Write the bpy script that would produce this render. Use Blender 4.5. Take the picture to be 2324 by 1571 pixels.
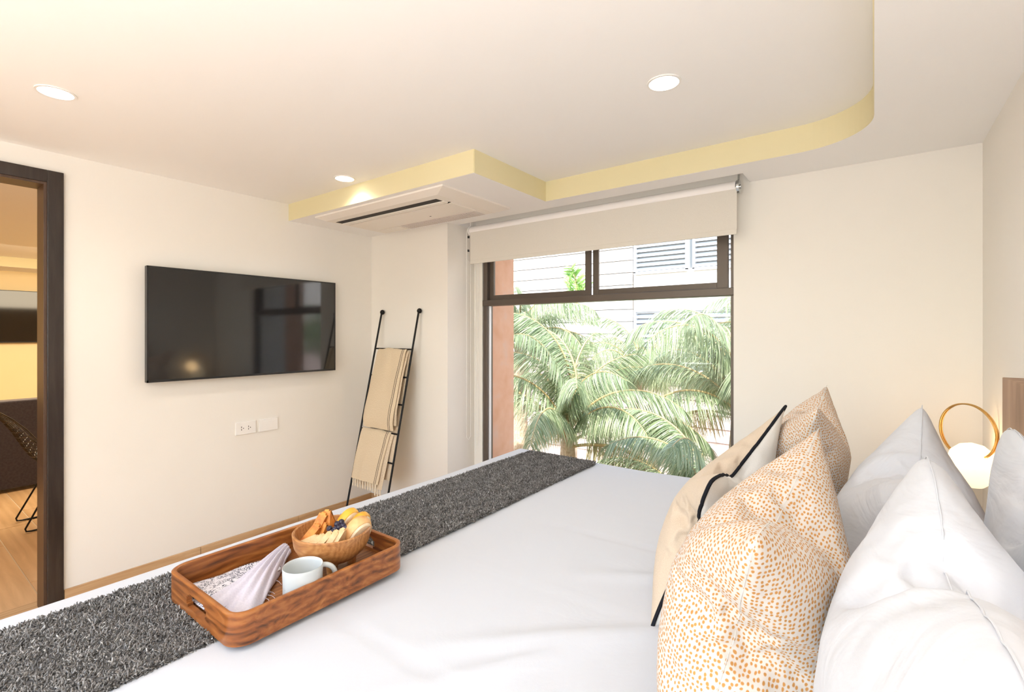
import bpy, bmesh, math, random
import numpy as np
from mathutils import Vector, Matrix
PI = math.pi
S = bpy.context.scene
COL = S.collection
for o in list(bpy.data.objects): bpy.data.objects.remove(o)

# ------------------------------------------------------------------ camera
cam_d = bpy.data.cameras.new('camera')
cam_d.sensor_fit = 'HORIZONTAL'; cam_d.sensor_width = 36.0
cam_d.lens = 36.0 * 1105.0 / 2324.0
cam_d.shift_y = -(785.5 - 757.0) / 2324.0
cam_d.clip_start = 0.02; cam_d.clip_end = 200
cam = bpy.data.objects.new('camera', cam_d); COL.objects.link(cam)
cam.location = (0, 0, 1.40); cam.rotation_euler = (PI/2, 0, math.radians(36.65))
S.camera = cam

# ------------------------------------------------------------------ exposure, sky, sun, area lights
S.view_settings.view_transform = 'Standard'; S.view_settings.look = 'None'
S.view_settings.gamma = 1.0; S.view_settings.use_curve_mapping = False
S.view_settings.exposure = 0.27
S.cycles.max_bounces = 10; S.cycles.diffuse_bounces = 6; S.cycles.glossy_bounces = 4
S.cycles.transparent_max_bounces = 16; S.cycles.sample_clamp_indirect = 6.0
W = bpy.data.worlds.new('sky'); S.world = W; W.use_nodes = True
wn = W.node_tree.nodes; wl = W.node_tree.links
bg = wn['Background']; sky = wn.new('ShaderNodeTexSky'); sky.sky_type = 'NISHITA'
sky.sun_disc = False; sky.sun_elevation = math.radians(52); sky.sun_rotation = math.radians(200)
wl.new(sky.outputs[0], bg.inputs[0]); bg.inputs[1].default_value = 0.60

def lamp(name, kind, loc, energy, color=(1, 1, 1), rot=(0, 0, 0), **kw):
    d = bpy.data.lights.new(name, kind); d.energy = energy; d.color = color
    for k, v in kw.items(): setattr(d, k, v)
    o = bpy.data.objects.new(name, d); COL.objects.link(o); o.location = loc; o.rotation_euler = rot
    return o
sun_dir = Vector((-0.35, 0.55, -0.76))
sun = lamp('sun', 'SUN', (0, -5, 12), 8.0, (1.0, 0.96, 0.88), angle=math.radians(1.0))
sun.rotation_euler = sun_dir.to_track_quat('-Z', 'Y').to_euler()
# added area light just inside the rear window, standing in for daylight
lamp('added_rear_daylight', 'AREA', (-1.3, -1.52, 1.25), 13, (0.95, 0.985, 1.0), (math.radians(90), 0, 0), shape='RECTANGLE', size=2.6, size_y=2.0)
lamp('added_uplight_right', 'AREA', (-0.1, -1.05, 1.10), 60, (0.965, 0.98, 1.0), (math.radians(180), 0, 0), shape='DISK', size=0.80)  # unseen uplight added behind the camera to brighten the ceiling
lamp('added_uplight_left', 'AREA', (-1.9, -1.05, 1.00), 8, (0.965, 0.98, 1.0), (math.radians(180), 0, 0), shape='DISK', size=0.40)  # second added uplight, further left, also lifting the ceiling
lamp('lounge_light', 'AREA', (-6.6, 1.0, 2.15), 120, (1.0, 0.84, 0.60), (0, math.radians(18), 0), shape='RECTANGLE', size=2.0, size_y=3.0)

# ------------------------------------------------------------------ materials
def mat(name, col, rough=0.6, metal=0.0, spec=0.5, **kw):
    m = bpy.data.materials.new(name); m.use_nodes = True
    b = m.node_tree.nodes['Principled BSDF']
    b.inputs['Base Color'].default_value = (*col, 1); b.inputs['Roughness'].default_value = rough
    b.inputs['Metallic'].default_value = metal; b.inputs['Specular IOR Level'].default_value = spec
    for k, v in kw.items(): b.inputs[k].default_value = v
    return m
def N(m, t, **kw):
    n = m.node_tree.nodes.new(t)
    for k, v in kw.items():
        if k in n.inputs: n.inputs[k].default_value = v
        else: setattr(n, k, v)
    return n
def LK(m, a, b): m.node_tree.links.new(a, b)
def bsdf(m): return m.node_tree.nodes['Principled BSDF']
def coords(m, kind='Object', scale=(1, 1, 1)):
    tc = N(m, 'ShaderNodeTexCoord'); mp = N(m, 'ShaderNodeMapping'); mp.inputs['Scale'].default_value = scale
    LK(m, tc.outputs[kind], mp.inputs[0]); return mp.outputs[0]
def ramp(m, fac, stops):
    r = N(m, 'ShaderNodeValToRGB'); e = r.color_ramp.elements
    while len(e) < len(stops): e.new(0.5)
    for k, (p, c) in enumerate(stops): e[k].position = p; e[k].color = (*c, 1)
    LK(m, fac, r.inputs[0]); return r.outputs[0]
def bump(m, height, strength=0.2, dist=0.01):
    b = N(m, 'ShaderNodeBump'); b.inputs['Strength'].default_value = strength; b.inputs['Distance'].default_value = dist
    LK(m, height, b.inputs['Height']); LK(m, b.outputs[0], bsdf(m).inputs['Normal']); return b
def paint(name, c1, c2, rough=0.7):
    m = mat(name, c1, rough); n = N(m, 'ShaderNodeTexNoise', Scale=1.3, Detail=3.0)
    LK(m, coords(m), n.inputs['Vector']); LK(m, ramp(m, n.outputs[0], [(0.3, c1), (0.7, c2)]), bsdf(m).inputs['Base Color'])
    n2 = N(m, 'ShaderNodeTexNoise', Scale=90.0, Detail=2.0); LK(m, coords(m), n2.inputs['Vector']); bump(m, n2.outputs[0], 0.05, 0.004)
    return m
def wood(name, c1, c2, c3, axis=1, sc=9.0, rough=0.4, stretch=0.09, kind='Object'):
    m = mat(name, c2, rough); s = [sc, sc, sc]; s[axis] = sc * stretch
    v = coords(m, kind, tuple(s))
    n = N(m, 'ShaderNodeTexNoise', Scale=2.2, Detail=8.0, Roughness=0.62, Distortion=1.3); LK(m, v, n.inputs['Vector'])
    w = N(m, 'ShaderNodeTexWave', Scale=1.1, Distortion=7.0, Detail=3.0); w.inputs['Detail Scale'].default_value = 1.4; w.bands_direction = 'Y' if kind == 'UV' else ('XZY'[axis] if 0 else 'X' if axis else 'Y'); LK(m, v, w.inputs['Vector'])
    mx = N(m, 'ShaderNodeMix'); mx.inputs[0].default_value = 0.14; LK(m, n.outputs[0], mx.inputs[2]); LK(m, w.outputs[1], mx.inputs[3])
    LK(m, ramp(m, mx.outputs[0], [(0.28, c1), (0.5, c2), (0.72, c3)]), bsdf(m).inputs['Base Color'])
    bump(m, mx.outputs[0], 0.12, 0.002)
    return m
def cloth(name, col, col2=None, scale=420, b=0.25, kind='UV', fold=0.0, sheen=0.1):
    m = mat(name, col, 0.92, spec=0.15); bsdf(m).inputs['Sheen Weight'].default_value = sheen
    v = coords(m, kind)
    n = N(m, 'ShaderNodeTexNoise', Scale=float(scale), Detail=2.0); LK(m, v, n.inputs['Vector'])
    if col2: LK(m, ramp(m, n.outputs[0], [(0.35, col), (0.65, col2)]), bsdf(m).inputs['Base Color'])
    h = n.outputs[0]
    bb = bump(m, h, b, 0.0008)
    if fold:
        n2 = N(m, 'ShaderNodeTexNoise', Scale=4.0, Detail=4.0, Distortion=1.8); LK(m, v, n2.inputs['Vector'])
        b2 = N(m, 'ShaderNodeBump'); b2.inputs['Strength'].default_value = fold; b2.inputs['Distance'].default_value = 0.02
        LK(m, n2.outputs[0], b2.inputs['Height']); LK(m, b2.outputs[0], bb.inputs['Normal'])
    return m
M = {}
M['wall'] = paint('wall_paint', (0.81, 0.78, 0.725), (0.83, 0.80, 0.745))
M['wall2'] = paint('lounge_wall_paint', (0.84, 0.70, 0.42), (0.86, 0.72, 0.45))
M['ceil'] = paint('ceiling_paint', (0.885, 0.88, 0.87), (0.895, 0.89, 0.88))
M['yellow'] = paint('yellow_edge_paint', (0.73, 0.655, 0.40), (0.76, 0.68, 0.43))
M['terracotta'] = mat('terracotta_plaster', (0.60, 0.33, 0.24), 0.85)
_n = N(M['terracotta'], 'ShaderNodeTexNoise', Scale=9.0, Detail=6.0); LK(M['terracotta'], coords(M['terracotta']), _n.inputs['Vector'])
LK(M['terracotta'], ramp(M['terracotta'], _n.outputs[0], [(0.3, (0.68, 0.38, 0.24)), (0.55, (0.74, 0.45, 0.31)), (0.75, (0.70, 0.49, 0.39))]), bsdf(M['terracotta']).inputs['Base Color'])
M['frame'] = mat('bronze_window_frame', (0.105, 0.082, 0.066), 0.38, 0.3)
M['doorwood'] = wood('dark_door_wood', (0.018, 0.012, 0.010), (0.030, 0.021, 0.017), (0.045, 0.034, 0.028), 2, 14, 0.28)
M['jamb'] = wood('brown_door_jamb', (0.055, 0.028, 0.016), (0.075, 0.040, 0.024), (0.10, 0.055, 0.033), 2, 14, 0.4)
M['tile'] = wood('wood_look_tile', (0.50, 0.30, 0.14), (0.62, 0.39, 0.20), (0.72, 0.49, 0.28), 0, 5, 0.33)
M['grout'] = mat('floor_grout', (0.70, 0.60, 0.46), 0.9)
M['base'] = wood('baseboard_wood', (0.40, 0.23, 0.10), (0.52, 0.33, 0.17), (0.62, 0.42, 0.24), 1, 10, 0.5)
M['traywood'] = wood('acacia_wood', (0.075, 0.022, 0.007), (0.235, 0.082, 0.022), (0.38, 0.16, 0.052), 1, 16, 0.32)
M['trayrim'] = wood('acacia_wood_rim', (0.075, 0.022, 0.007), (0.27, 0.086, 0.020), (0.44, 0.175, 0.048), 0, 15, 0.3, .16, 'UV')
M['bowlwood'] = wood('bowl_wood', (0.27, 0.10, 0.03), (0.42, 0.185, 0.06), (0.55, 0.29, 0.115), 0, 22, 0.36, 0.22)
M['headwood'] = wood('headboard_wood', (0.22, 0.12, 0.065), (0.33, 0.19, 0.11), (0.42, 0.26, 0.16), 2, 6, 0.5)
M['blackmetal'] = mat('black_metal', (0.012, 0.011, 0.011), 0.42, 0.6)
M['wire'] = mat('dark_bronze_wire', (0.065, 0.055, 0.048), 0.28, 0.9)
M['screen'] = mat('tv_glass', (0.006, 0.006, 0.007), 0.07, spec=0.9)
M['tvbody'] = mat('tv_plastic', (0.015, 0.015, 0.016), 0.3)
M['plastic'] = mat('white_plastic', (0.86, 0.84, 0.81), 0.35)
M['acplastic'] = mat('air_conditioner_plastic', (0.84, 0.79, 0.72), 0.4)
M['acgrille'] = mat('air_conditioner_grille', (0.66, 0.60, 0.56), 0.6)
M['dark'] = mat('dark_slot', (0.02, 0.016, 0.013), 0.7)
M['white_tube'] = mat('blind_tube', (0.88, 0.85, 0.84), 0.5)
M['blind'] = cloth('blind_fabric', (0.67, 0.635, 0.575), (0.71, 0.675, 0.61), 500, 0.1, 'Object')
M['chrome'] = mat('chrome', (0.6, 0.62, 0.62), 0.2, 1.0)
M['brass'] = mat('brass', (0.70, 0.44, 0.16), 0.25, 1.0)
M['duvet'] = cloth('white_duvet_cotton', (0.605, 0.635, 0.69), None, 500, 0.15, 'Object', 0.10)
M['linen'] = cloth('white_pillow_cotton', (0.63, 0.65, 0.695), None, 300, 0.15, 'UV', 0.6)
M['cream'] = cloth('cream_cushion_linen', (0.56, 0.46, 0.355), (0.62, 0.515, 0.405), 260, 0.3, 'UV', 0.15)
M['creamback'] = cloth('white_cushion_linen', (0.70, 0.69, 0.66), (0.75, 0.74, 0.715), 260, 0.3, 'UV', 0.15)
M['piping'] = cloth('black_piping', (0.012, 0.013, 0.018), None, 300, 0.3, 'Object', 0, 0.0)
M['throw'] = cloth('beige_woven_throw', (0.58, 0.46, 0.32), (0.70, 0.58, 0.43), 90, 0.5, 'UV')
M['fringe'] = cloth('cream_fringe_yarn', (0.74, 0.64, 0.49), (0.80, 0.72, 0.58), 300, 0.5, 'Object')
M['mattress'] = mat('mattress_ticking', (0.7, 0.68, 0.65), 0.9)
M['ceramic'] = mat('grey_white_ceramic', (0.58, 0.62, 0.63), 0.3)
_m = M['ceramic']; _v = N(_m, 'ShaderNodeTexVoronoi', Scale=55.0); LK(_m, coords(_m), _v.inputs['Vector'])
LK(_m, ramp(_m, _v.outputs['Distance'], [(0.0, (0.20, 0.17, 0.14)), (0.045, (0.35, 0.32, 0.28)), (0.09, (0.58, 0.62, 0.63))]), bsdf(_m).inputs['Base Color'])
M['ceramic_in'] = mat('glazed_cup_inside', (0.66, 0.69, 0.68), 0.22)
M['cork'] = mat('straw_coaster', (0.60, 0.40, 0.18), 0.8)
M['light'] = mat('lamp_disc', (1, 1, 1), 0.5, **{'Emission Color': (1, 0.96, 0.9, 1), 'Emission Strength': 7.0})
M['globe'] = mat('warm_globe', (1, 0.9, 0.75), 0.4, **{'Emission Color': (1, 0.80, 0.50, 1), 'Emission Strength': 0.9})
M['sofa'] = cloth('charcoal_velvet', (0.048, 0.038, 0.045), (0.062, 0.052, 0.058), 60, 0.3, 'Object', 0, 0.3)
M['blackleather'] = mat('black_leather', (0.015, 0.013, 0.013), 0.4)
M['siding'] = mat('cream_siding', (0.84, 0.78, 0.72), 0.7)
M['tilepink'] = mat('pinkish_cladding_and_shade', (0.66, 0.52, 0.47), 0.8)
M['louvre'] = mat('grey_white_aluminium', (0.74, 0.76, 0.80), 0.4, 0.2)
M['louvredark'] = mat('shaft_dark', (0.34, 0.35, 0.35), 0.8)
M['ground'] = paint('terracotta_paving', (0.50, 0.36, 0.29), (0.60, 0.46, 0.38), 0.9)
M['trunk'] = wood('palm_trunk', (0.42, 0.30, 0.21), (0.62, 0.48, 0.36), (0.74, 0.62, 0.50), 2, 6, 0.9, 2.0)
M['rachis'] = mat('palm_rachis', (0.58, 0.42, 0.20), 0.6)

def leafmat(name, c1, c2, c3):
    m = mat(name, c1, 0.34, spec=0.6)
    at = N(m, 'ShaderNodeAttribute'); at.attribute_name = 'tone'
    LK(m, ramp(m, at.outputs['Fac'], [(0.0, c1), (0.55, c2), (1.0, c3)]), bsdf(m).inputs['Base Color'])
    tr = N(m, 'ShaderNodeBsdfTranslucent'); mx = N(m, 'ShaderNodeMixShader'); mx.inputs[0].default_value = 0.32
    LK(m, ramp(m, at.outputs['Fac'], [(0.0, c2), (1.0, c3)]), tr.inputs[0])
    out = m.node_tree.nodes['Material Output']
    LK(m, bsdf(m).outputs[0], mx.inputs[1]); LK(m, tr.outputs[0], mx.inputs[2]); LK(m, mx.outputs[0], out.inputs[0])
    return m
M['leaf'] = leafmat('palm_leaf', (0.17, 0.24, 0.12), (0.34, 0.42, 0.24), (0.68, 0.72, 0.48))
M['leafyellow'] = leafmat('yellowing_palm_leaf', (0.34, 0.30, 0.14), (0.52, 0.46, 0.22), (0.68, 0.62, 0.40))
M['leafbright'] = leafmat('bright_palm_leaf', (0.22, 0.42, 0.10), (0.36, 0.58, 0.18), (0.55, 0.72, 0.30))

m = M['dots'] = mat('dotted_cotton', (0.80, 0.76, 0.70), 0.92, spec=0.12)
uv = coords(m, 'UV', (112, 112, 1))
nz = N(m, 'ShaderNodeTexNoise', Scale=0.35, Detail=2.0); LK(m, uv, nz.inputs['Vector'])
ad = N(m, 'ShaderNodeMixRGB', blend_type='ADD'); ad.inputs[0].default_value = 1.0; LK(m, uv, ad.inputs[1]); LK(m, nz.outputs['Color'], ad.inputs[2])
vo = N(m, 'ShaderNodeTexVoronoi', Scale=1.0, Randomness=0.5); vo.voronoi_dimensions = '2D'; LK(m, ad.outputs[0], vo.inputs['Vector'])
LK(m, ramp(m, vo.outputs['Distance'], [(0.0, (0.50, 0.24, 0.07)), (0.24, (0.54, 0.27, 0.09)), (0.36, (0.65, 0.605, 0.555))]), bsdf(m).inputs['Base Color'])
n2 = N(m, 'ShaderNodeTexNoise', Scale=4.0, Detail=4.0, Distortion=1.5); LK(m, coords(m, 'UV'), n2.inputs['Vector']); bump(m, n2.outputs[0], 0.2, 0.02)

m = M['yarn'] = mat('charcoal_boucle_yarn', (0.10, 0.10, 0.105), 0.95, spec=0.1)
at = N(m, 'ShaderNodeAttribute'); at.attribute_name = 'tone'
LK(m, ramp(m, at.outputs['Fac'], [(0.0, (0.06, 0.058, 0.057)), (0.5, (0.24, 0.233, 0.228)), (0.85, (0.40, 0.395, 0.39)), (1.0, (0.60, 0.60, 0.60))]), bsdf(m).inputs['Base Color'])
M['yarnbase'] = mat('charcoal_weave', (0.10, 0.10, 0.105), 0.95)

m = M['napkin'] = mat('printed_napkin', (0.72, 0.71, 0.76), 0.9, spec=0.15)
v = coords(m, 'Object', (1, 1, 1))
n1 = N(m, 'ShaderNodeTexNoise', Scale=38.0, Detail=3.0, Distortion=1.2); LK(m, v, n1.inputs['Vector'])
n2 = N(m, 'ShaderNodeTexVoronoi', Scale=300.0); LK(m, v, n2.inputs['Vector'])
a = ramp(m, n1.outputs[0], [(0.41, (0, 0, 0)), (0.48, (1, 1, 1))]); b_ = ramp(m, n2.outputs['Distance'], [(0.40, (1, 1, 1)), (0.55, (0, 0, 0))])
mu = N(m, 'ShaderNodeMixRGB', blend_type='MULTIPLY'); mu.inputs[0].default_value = 1; LK(m, a, mu.inputs[1]); LK(m, b_, mu.inputs[2])
mc = N(m, 'ShaderNodeMixRGB'); mc.inputs[1].default_value = (0.72, 0.71, 0.77, 1); mc.inputs[2].default_value = (0.04, 0.045, 0.08, 1)
LK(m, mu.outputs[0], mc.inputs[0]); LK(m, mc.outputs[0], bsdf(m).inputs['Base Color'])
M['napplain'] = cloth('lilac_white_linen', (0.60, 0.585, 0.69), (0.67, 0.65, 0.75), 220, 0.4, 'Object')

m = M['stripe'] = cloth('beige_throw_striped', (0.60, 0.47, 0.31), (0.74, 0.62, 0.45), 160, 0.6, 'UV')
tc = N(m, 'ShaderNodeTexCoord'); sx = N(m, 'ShaderNodeSeparateXYZ'); LK(m, tc.outputs['UV'], sx.inputs[0])
prev = bsdf(m).inputs['Base Color'].links[0].from_socket
for p in (0.86, 0.91):
    s1 = N(m, 'ShaderNodeMath', operation='SUBTRACT'); s1.inputs[1].default_value = p; LK(m, sx.outputs[0], s1.inputs[0])
    s2 = N(m, 'ShaderNodeMath', operation='ABSOLUTE'); LK(m, s1.outputs[0], s2.inputs[0])
    s3 = N(m, 'ShaderNodeMath', operation='LESS_THAN'); s3.inputs[1].default_value = 0.008; LK(m, s2.outputs[0], s3.inputs[0])
    q = N(m, 'ShaderNodeMixRGB'); q.inputs[2].default_value = (0.05, 0.04, 0.035, 1); LK(m, s3.outputs[0], q.inputs[0]); LK(m, prev, q.inputs[1]); prev = q.outputs[0]
LK(m, prev, bsdf(m).inputs['Base Color'])

def food(name, c1, c2, sc=30, rough=0.6, top=None):
    m = mat(name, c1, rough); n = N(m, 'ShaderNodeTexNoise', Scale=float(sc), Detail=5.0); LK(m, coords(m), n.inputs['Vector'])
    LK(m, ramp(m, n.outputs[0], [(0.35, c1), (0.65, c2)]), bsdf(m).inputs['Base Color']); bump(m, n.outputs[0], 0.4, 0.004); return m
M['toast'] = food('toasted_crust', (0.42, 0.11, 0.018), (0.74, 0.31, 0.06), 40)
M['crumb'] = food('pale_crumb', (0.72, 0.55, 0.34), (0.80, 0.68, 0.48), 50, 0.8)
M['slice'] = food('pale_toast', (0.62, 0.40, 0.18), (0.76, 0.58, 0.34), 45, 0.7)
M['yellowroll'] = food('yellow_glazed_roll', (0.72, 0.32, 0.025), (0.85, 0.52, 0.05), 20, 0.35)
M['bun'] = food('golden_bun', (0.60, 0.25, 0.06), (0.80, 0.52, 0.24), 22, 0.5)
M['berry'] = food('dark_blueberry', (0.012, 0.010, 0.022), (0.05, 0.04, 0.08), 40, 0.35)

g = mat('window_glass', (1, 1, 1), 0.0); M['glass'] = g
nt = g.node_tree; nt.nodes.remove(bsdf(g))
t_ = nt.nodes.new('ShaderNodeBsdfTransparent'); gl = nt.nodes.new('ShaderNodeBsdfGlossy'); gl.inputs['Roughness'].default_value = 0.01
t_.inputs[0].default_value = (0.97, 0.98, 0.97, 1)
fr = nt.nodes.new('ShaderNodeFresnel'); fr.inputs[0].default_value = 1.3; mx = nt.nodes.new('ShaderNodeMixShader')
geo = nt.nodes.new('ShaderNodeNewGeometry'); inv = nt.nodes.new('ShaderNodeMath'); inv.operation = 'SUBTRACT'; inv.inputs[0].default_value = 1; nt.links.new(geo.outputs['Backfacing'], inv.inputs[1])
mul = nt.nodes.new('ShaderNodeMath'); mul.operation = 'MULTIPLY'; nt.links.new(fr.outputs[0], mul.inputs[0]); nt.links.new(inv.outputs[0], mul.inputs[1]); nt.links.new(mul.outputs[0], mx.inputs[0]); nt.links.new(t_.outputs[0], mx.inputs[1]); nt.links.new(gl.outputs[0], mx.inputs[2])
nt.links.new(mx.outputs[0], nt.nodes['Material Output'].inputs[0])

# ------------------------------------------------------------------ helpers
def tag(o, label=None, cat=None, group=None, kind=None):
    if label: o['label'] = label
    if cat: o['category'] = cat
    if group: o['group'] = group
    if kind: o['kind'] = kind
    return o
def thing(name, loc, label, cat, group=None, rot=(0, 0, 0)):
    o = bpy.data.objects.new(name, None); COL.objects.link(o); o.location = loc; o.rotation_euler = rot
    o.empty_display_size = 0.05
    return tag(o, label, cat, group)
class MB:
    """collects geometry in world coordinates (or local ones, loc=True at build)"""
    def __init__(s): s.v = []; s.f = []; s.uv = []; s.sm = []
    def add(s, v, f, smooth=False):
        b = len(s.v); s.v += [tuple(map(float, p)) for p in v]; s.f += [tuple(int(i) + b for i in q) for q in f]; s.sm += [smooth] * len(f); return s
    def bm(s, bm, smooth=False):
        bm.verts.index_update(); s.add([v.co for v in bm.verts], [[v.index for v in f.verts] for f in bm.faces], smooth); bm.free(); return s
    def box(s, x0, x1, y0, y1, z0, z1, bev=0.0, seg=2, mtx=None):
        bm = bmesh.new(); bmesh.ops.create_cube(bm, size=1)
        for v in bm.verts: v.co = Vector(((x0+x1)/2 + v.co.x*(x1-x0), (y0+y1)/2 + v.co.y*(y1-y0), (z0+z1)/2 + v.co.z*(z1-z0)))
        if bev > 0: bmesh.ops.bevel(bm, geom=list(bm.edges), offset=bev, segments=seg, affect='EDGES', profile=0.5)
        if mtx: bmesh.ops.transform(bm, matrix=mtx, verts=bm.verts)
        return s.bm(bm, False)
    def tube(s, pts, r, n=8, closed=False, cap=True):
        P = [Vector(p) for p in pts]; m = len(P); R = r if hasattr(r, '__len__') else [r] * m
        up = Vector((0, 0, 1)); vs = []; fs = []; prev = None
        for i, p in enumerate(P):
            if closed: t = P[(i+1) % m] - P[i-1]
            else: t = P[min(i+1, m-1)] - P[max(i-1, 0)]
            t.normalize()
            if prev is None:
                a = t.cross(up)
                if a.length < 1e-3: a = t.cross(Vector((1, 0, 0)))
            else: a = prev - t * prev.dot(t)
            a.normalize(); prev = a; b = t.cross(a)
            for k in range(n):
                an = 2*PI*k/n; vs.append(p + (a*math.cos(an) + b*math.sin(an)) * R[i])
        for i in range(m if closed else m-1):
            j = (i+1) % m
            for k in range(n): fs.append((i*n+k, i*n+(k+1) % n, j*n+(k+1) % n, j*n+k))
        if cap and not closed: fs += [tuple(range(n))[::-1], tuple((m-1)*n+k for k in range(n))]
        return s.add(vs, fs, True)
    def lathe(s, prof, c=(0, 0, 0), n=40, axis='z', cap=True):
        vs = []; fs = []; m = len(prof)
        for r, z in prof:
            for k in range(n):
                a = 2*PI*k/n; p = (r*math.cos(a), r*math.sin(a), z)
                if axis == 'x': p = (p[2], p[0], p[1])
                if axis == 'y': p = (p[0], p[2], p[1])
                vs.append((p[0]+c[0], p[1]+c[1], p[2]+c[2]))
        for i in range(m-1):
            for k in range(n): fs.append((i*n+k, i*n+(k+1) % n, (i+1)*n+(k+1) % n, (i+1)*n+k))
        if cap: fs += [tuple(range(n))[::-1], tuple((m-1)*n+k for k in range(n))]
        return s.add(vs, fs, True)
    def build(s, name, material, parent=None, local=False, bevel=0.0, auto=True, uv=None):
        me = bpy.data.meshes.new(name)
        off = Vector((0, 0, 0)) if (parent is None or local) else world_of(parent)
        me.from_pydata([Vector(p) - off for p in s.v], [], s.f)
        mats = material if isinstance(material, (list, tuple)) else [material]
        for q in mats: me.materials.append(M[q] if isinstance(q, str) else q)
        me.polygons.foreach_set('use_smooth', s.sm)
        if uv is not None:
            l = me.uv_layers.new(name='UVMap'); li = np.empty(len(me.loops), int); me.loops.foreach_get('vertex_index', li)
            l.data.foreach_set('uv', np.asarray(uv, float)[li].ravel())
        o = bpy.data.objects.new(name, me); COL.objects.link(o)
        if parent: o.parent = parent
        if any(s.sm): me.set_sharp_from_angle(angle=math.radians(42))
        return o
def world_of(o):
    v = Vector((0, 0, 0))
    while o: v = v + o.location; o = o.parent
    return v
def boxo(name, mtl, dims, parent=None, bev=0.0, **k): return MB().box(*dims, bev=bev).build(name, mtl, parent, **k)
def struct(o): o['kind'] = 'structure'; return o
def copy_tree(o, parent=None):
    c = o.copy(); COL.objects.link(c)
    if parent: c.parent = parent
    for ch in list(o.children): copy_tree(ch, c)
    return c
def prism(mb, pts, z0, z1, smooth=False):
    n = len(pts); vs = [(x, y, z0) for x, y in pts] + [(x, y, z1) for x, y in pts]
    fs = [tuple(range(n))[::-1], tuple(range(n, 2*n))] + [(i, (i+1) % n, n+(i+1) % n, n+i) for i in range(n)]
    return mb.add(vs, fs, smooth)

# ------------------------------------------------------------------ setting: room shell
ZC, ZS = 2.307, 2.19
XL, XR, YW, YN, YF = -3.30, 0.36, 2.78, 2.51, -1.60
fl = struct(boxo('floor', 'grout', (-8.9, 0.5, -1.8, 3.2, -0.12, -0.004)))
tile_me = None; k = 0
for j in range(25):
    y = -1.82 + j*0.2
    for i in range(9):
        x = -8.9 + i*1.2 - (0.0, 0.4, 0.8)[j % 3] + 0.30
        if x + 1.2 < -8.85 or x > 0.4: continue
        if tile_me is None:
            o = MB().box(0, 1.195, 0, 0.195, -0.012, 0.0, bev=0.0012, seg=1).build('tile', 'tile', fl, local=True); tile_me = o.data
        else:
            o = bpy.data.objects.new('tile', tile_me); COL.objects.link(o); o.parent = fl
        o.location = (max(x, -8.95), y, 0)
struct(boxo('ceiling', 'ceil', (-9.0, 0.6, -1.8, 3.2, ZC, ZC+0.12)))
arc = [(-0.27 + 0.27*math.sin(a), 2.19 + 0.27*math.cos(a)) for a in [k*PI/2/14 for k in range(15)]]
out = [(-3.31, 1.81), (-1.58, 1.81), (-1.58, 2.46)] + arc + [(0.0, -1.65), (0.45, -1.65), (0.45, 2.85), (-0.52, 2.85), (-0.52, 2.605), (-2.42, 2.605), (-2.42, 2.85), (-3.31, 2.85)]
so = MB(); prism(so, out, ZS, ZC+0.002)
sof = struct(so.build('trim_1', 'ceil'))
edge = MB(); path = out[:19]
e2 = [(x, y) for x, y in path]
for a, b in zip(e2[:-1], e2[1:]):
    dx, dy = b[0]-a[0], b[1]-a[1]; L = math.hypot(dx, dy); nx, ny = dy/L*0.003, -dx/L*0.003
    edge.add([(a[0], a[1], ZS+.001), (b[0], b[1], ZS+.001), (b[0], b[1], ZC), (a[0], a[1], ZC), (a[0]+nx, a[1]+ny, ZS+.001), (b[0]+nx, b[1]+ny, ZS+.001), (b[0]+nx, b[1]+ny, ZC), (a[0]+nx, a[1]+ny, ZC)],
             [(4, 5, 6, 7), (0, 1, 5, 4), (1, 2, 6, 5), (0, 4, 7, 3)], False)
ed = edge.build('painted_edge', 'yellow', sof); tag(ed, 'mustard yellow painted edge of the dropped ceiling')
# left wall (television wall) with the doorway
wl_ = MB(); wl_.box(XL-0.12, XL, 0.56, YW+0.4, 0, ZC); wl_.box(XL-0.12, XL, -1.8, -0.42, 0, ZC); wl_.box(XL-0.12, XL, -0.42, 0.56, 2.155, ZC)
struct(wl_.build('wall_left', 'wall'))
wb = MB(); wb.box(XL, -2.44, YN, 3.17, -0.1, ZS+0.01); wb.box(-2.44, -2.36, 2.80, 3.17, -0.1, ZC+0.1)
wb.box(-0.60, 0.6, YW, 3.17, -0.1, ZC+0.1); wb.box(-2.36, -0.60, YW, 3.17, 2.185, ZC+0.1); wb.box(-2.36, -0.60, YW, 3.17, -0.1, 0.10)
struct(wb.build('wall_back', 'wall'))
struct(boxo('wall_right', 'wall', (XR, XR+0.12, -1.8, 3.2, -0.1, ZC+0.1)))
wf = MB(); wf.box(-3.4, -2.6, YF-0.12, YF, 0, ZC); wf.box(0.0, 0.4, YF-0.12, YF, 0, ZC); wf.box(-2.6, 0.0, YF-0.12, YF, 2.2, ZC); wf.box(-2.6, 0, YF-0.12, YF, 0, .2)
struct(wf.build('wall_front', 'wall'))
# second window, in the wall behind the camera
w2 = struct(MB().box(-2.6, 0, YF-0.08, YF-0.04, 0.2, 0.25).box(-2.6, 0, YF-0.08, YF-0.04, 2.15, 2.2).box(-2.6, -2.55, YF-0.08, YF-0.04, .2, 2.2).box(-0.05, 0, YF-0.08, YF-0.04, .2, 2.2).box(-1.33, -1.27, YF-0.08, YF-0.04, .2, 2.2).build('window_2', 'frame'))
boxo('pane', 'glass', (-2.55, -0.05, YF-0.063, YF-0.057, .25, 2.15), w2)
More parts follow.
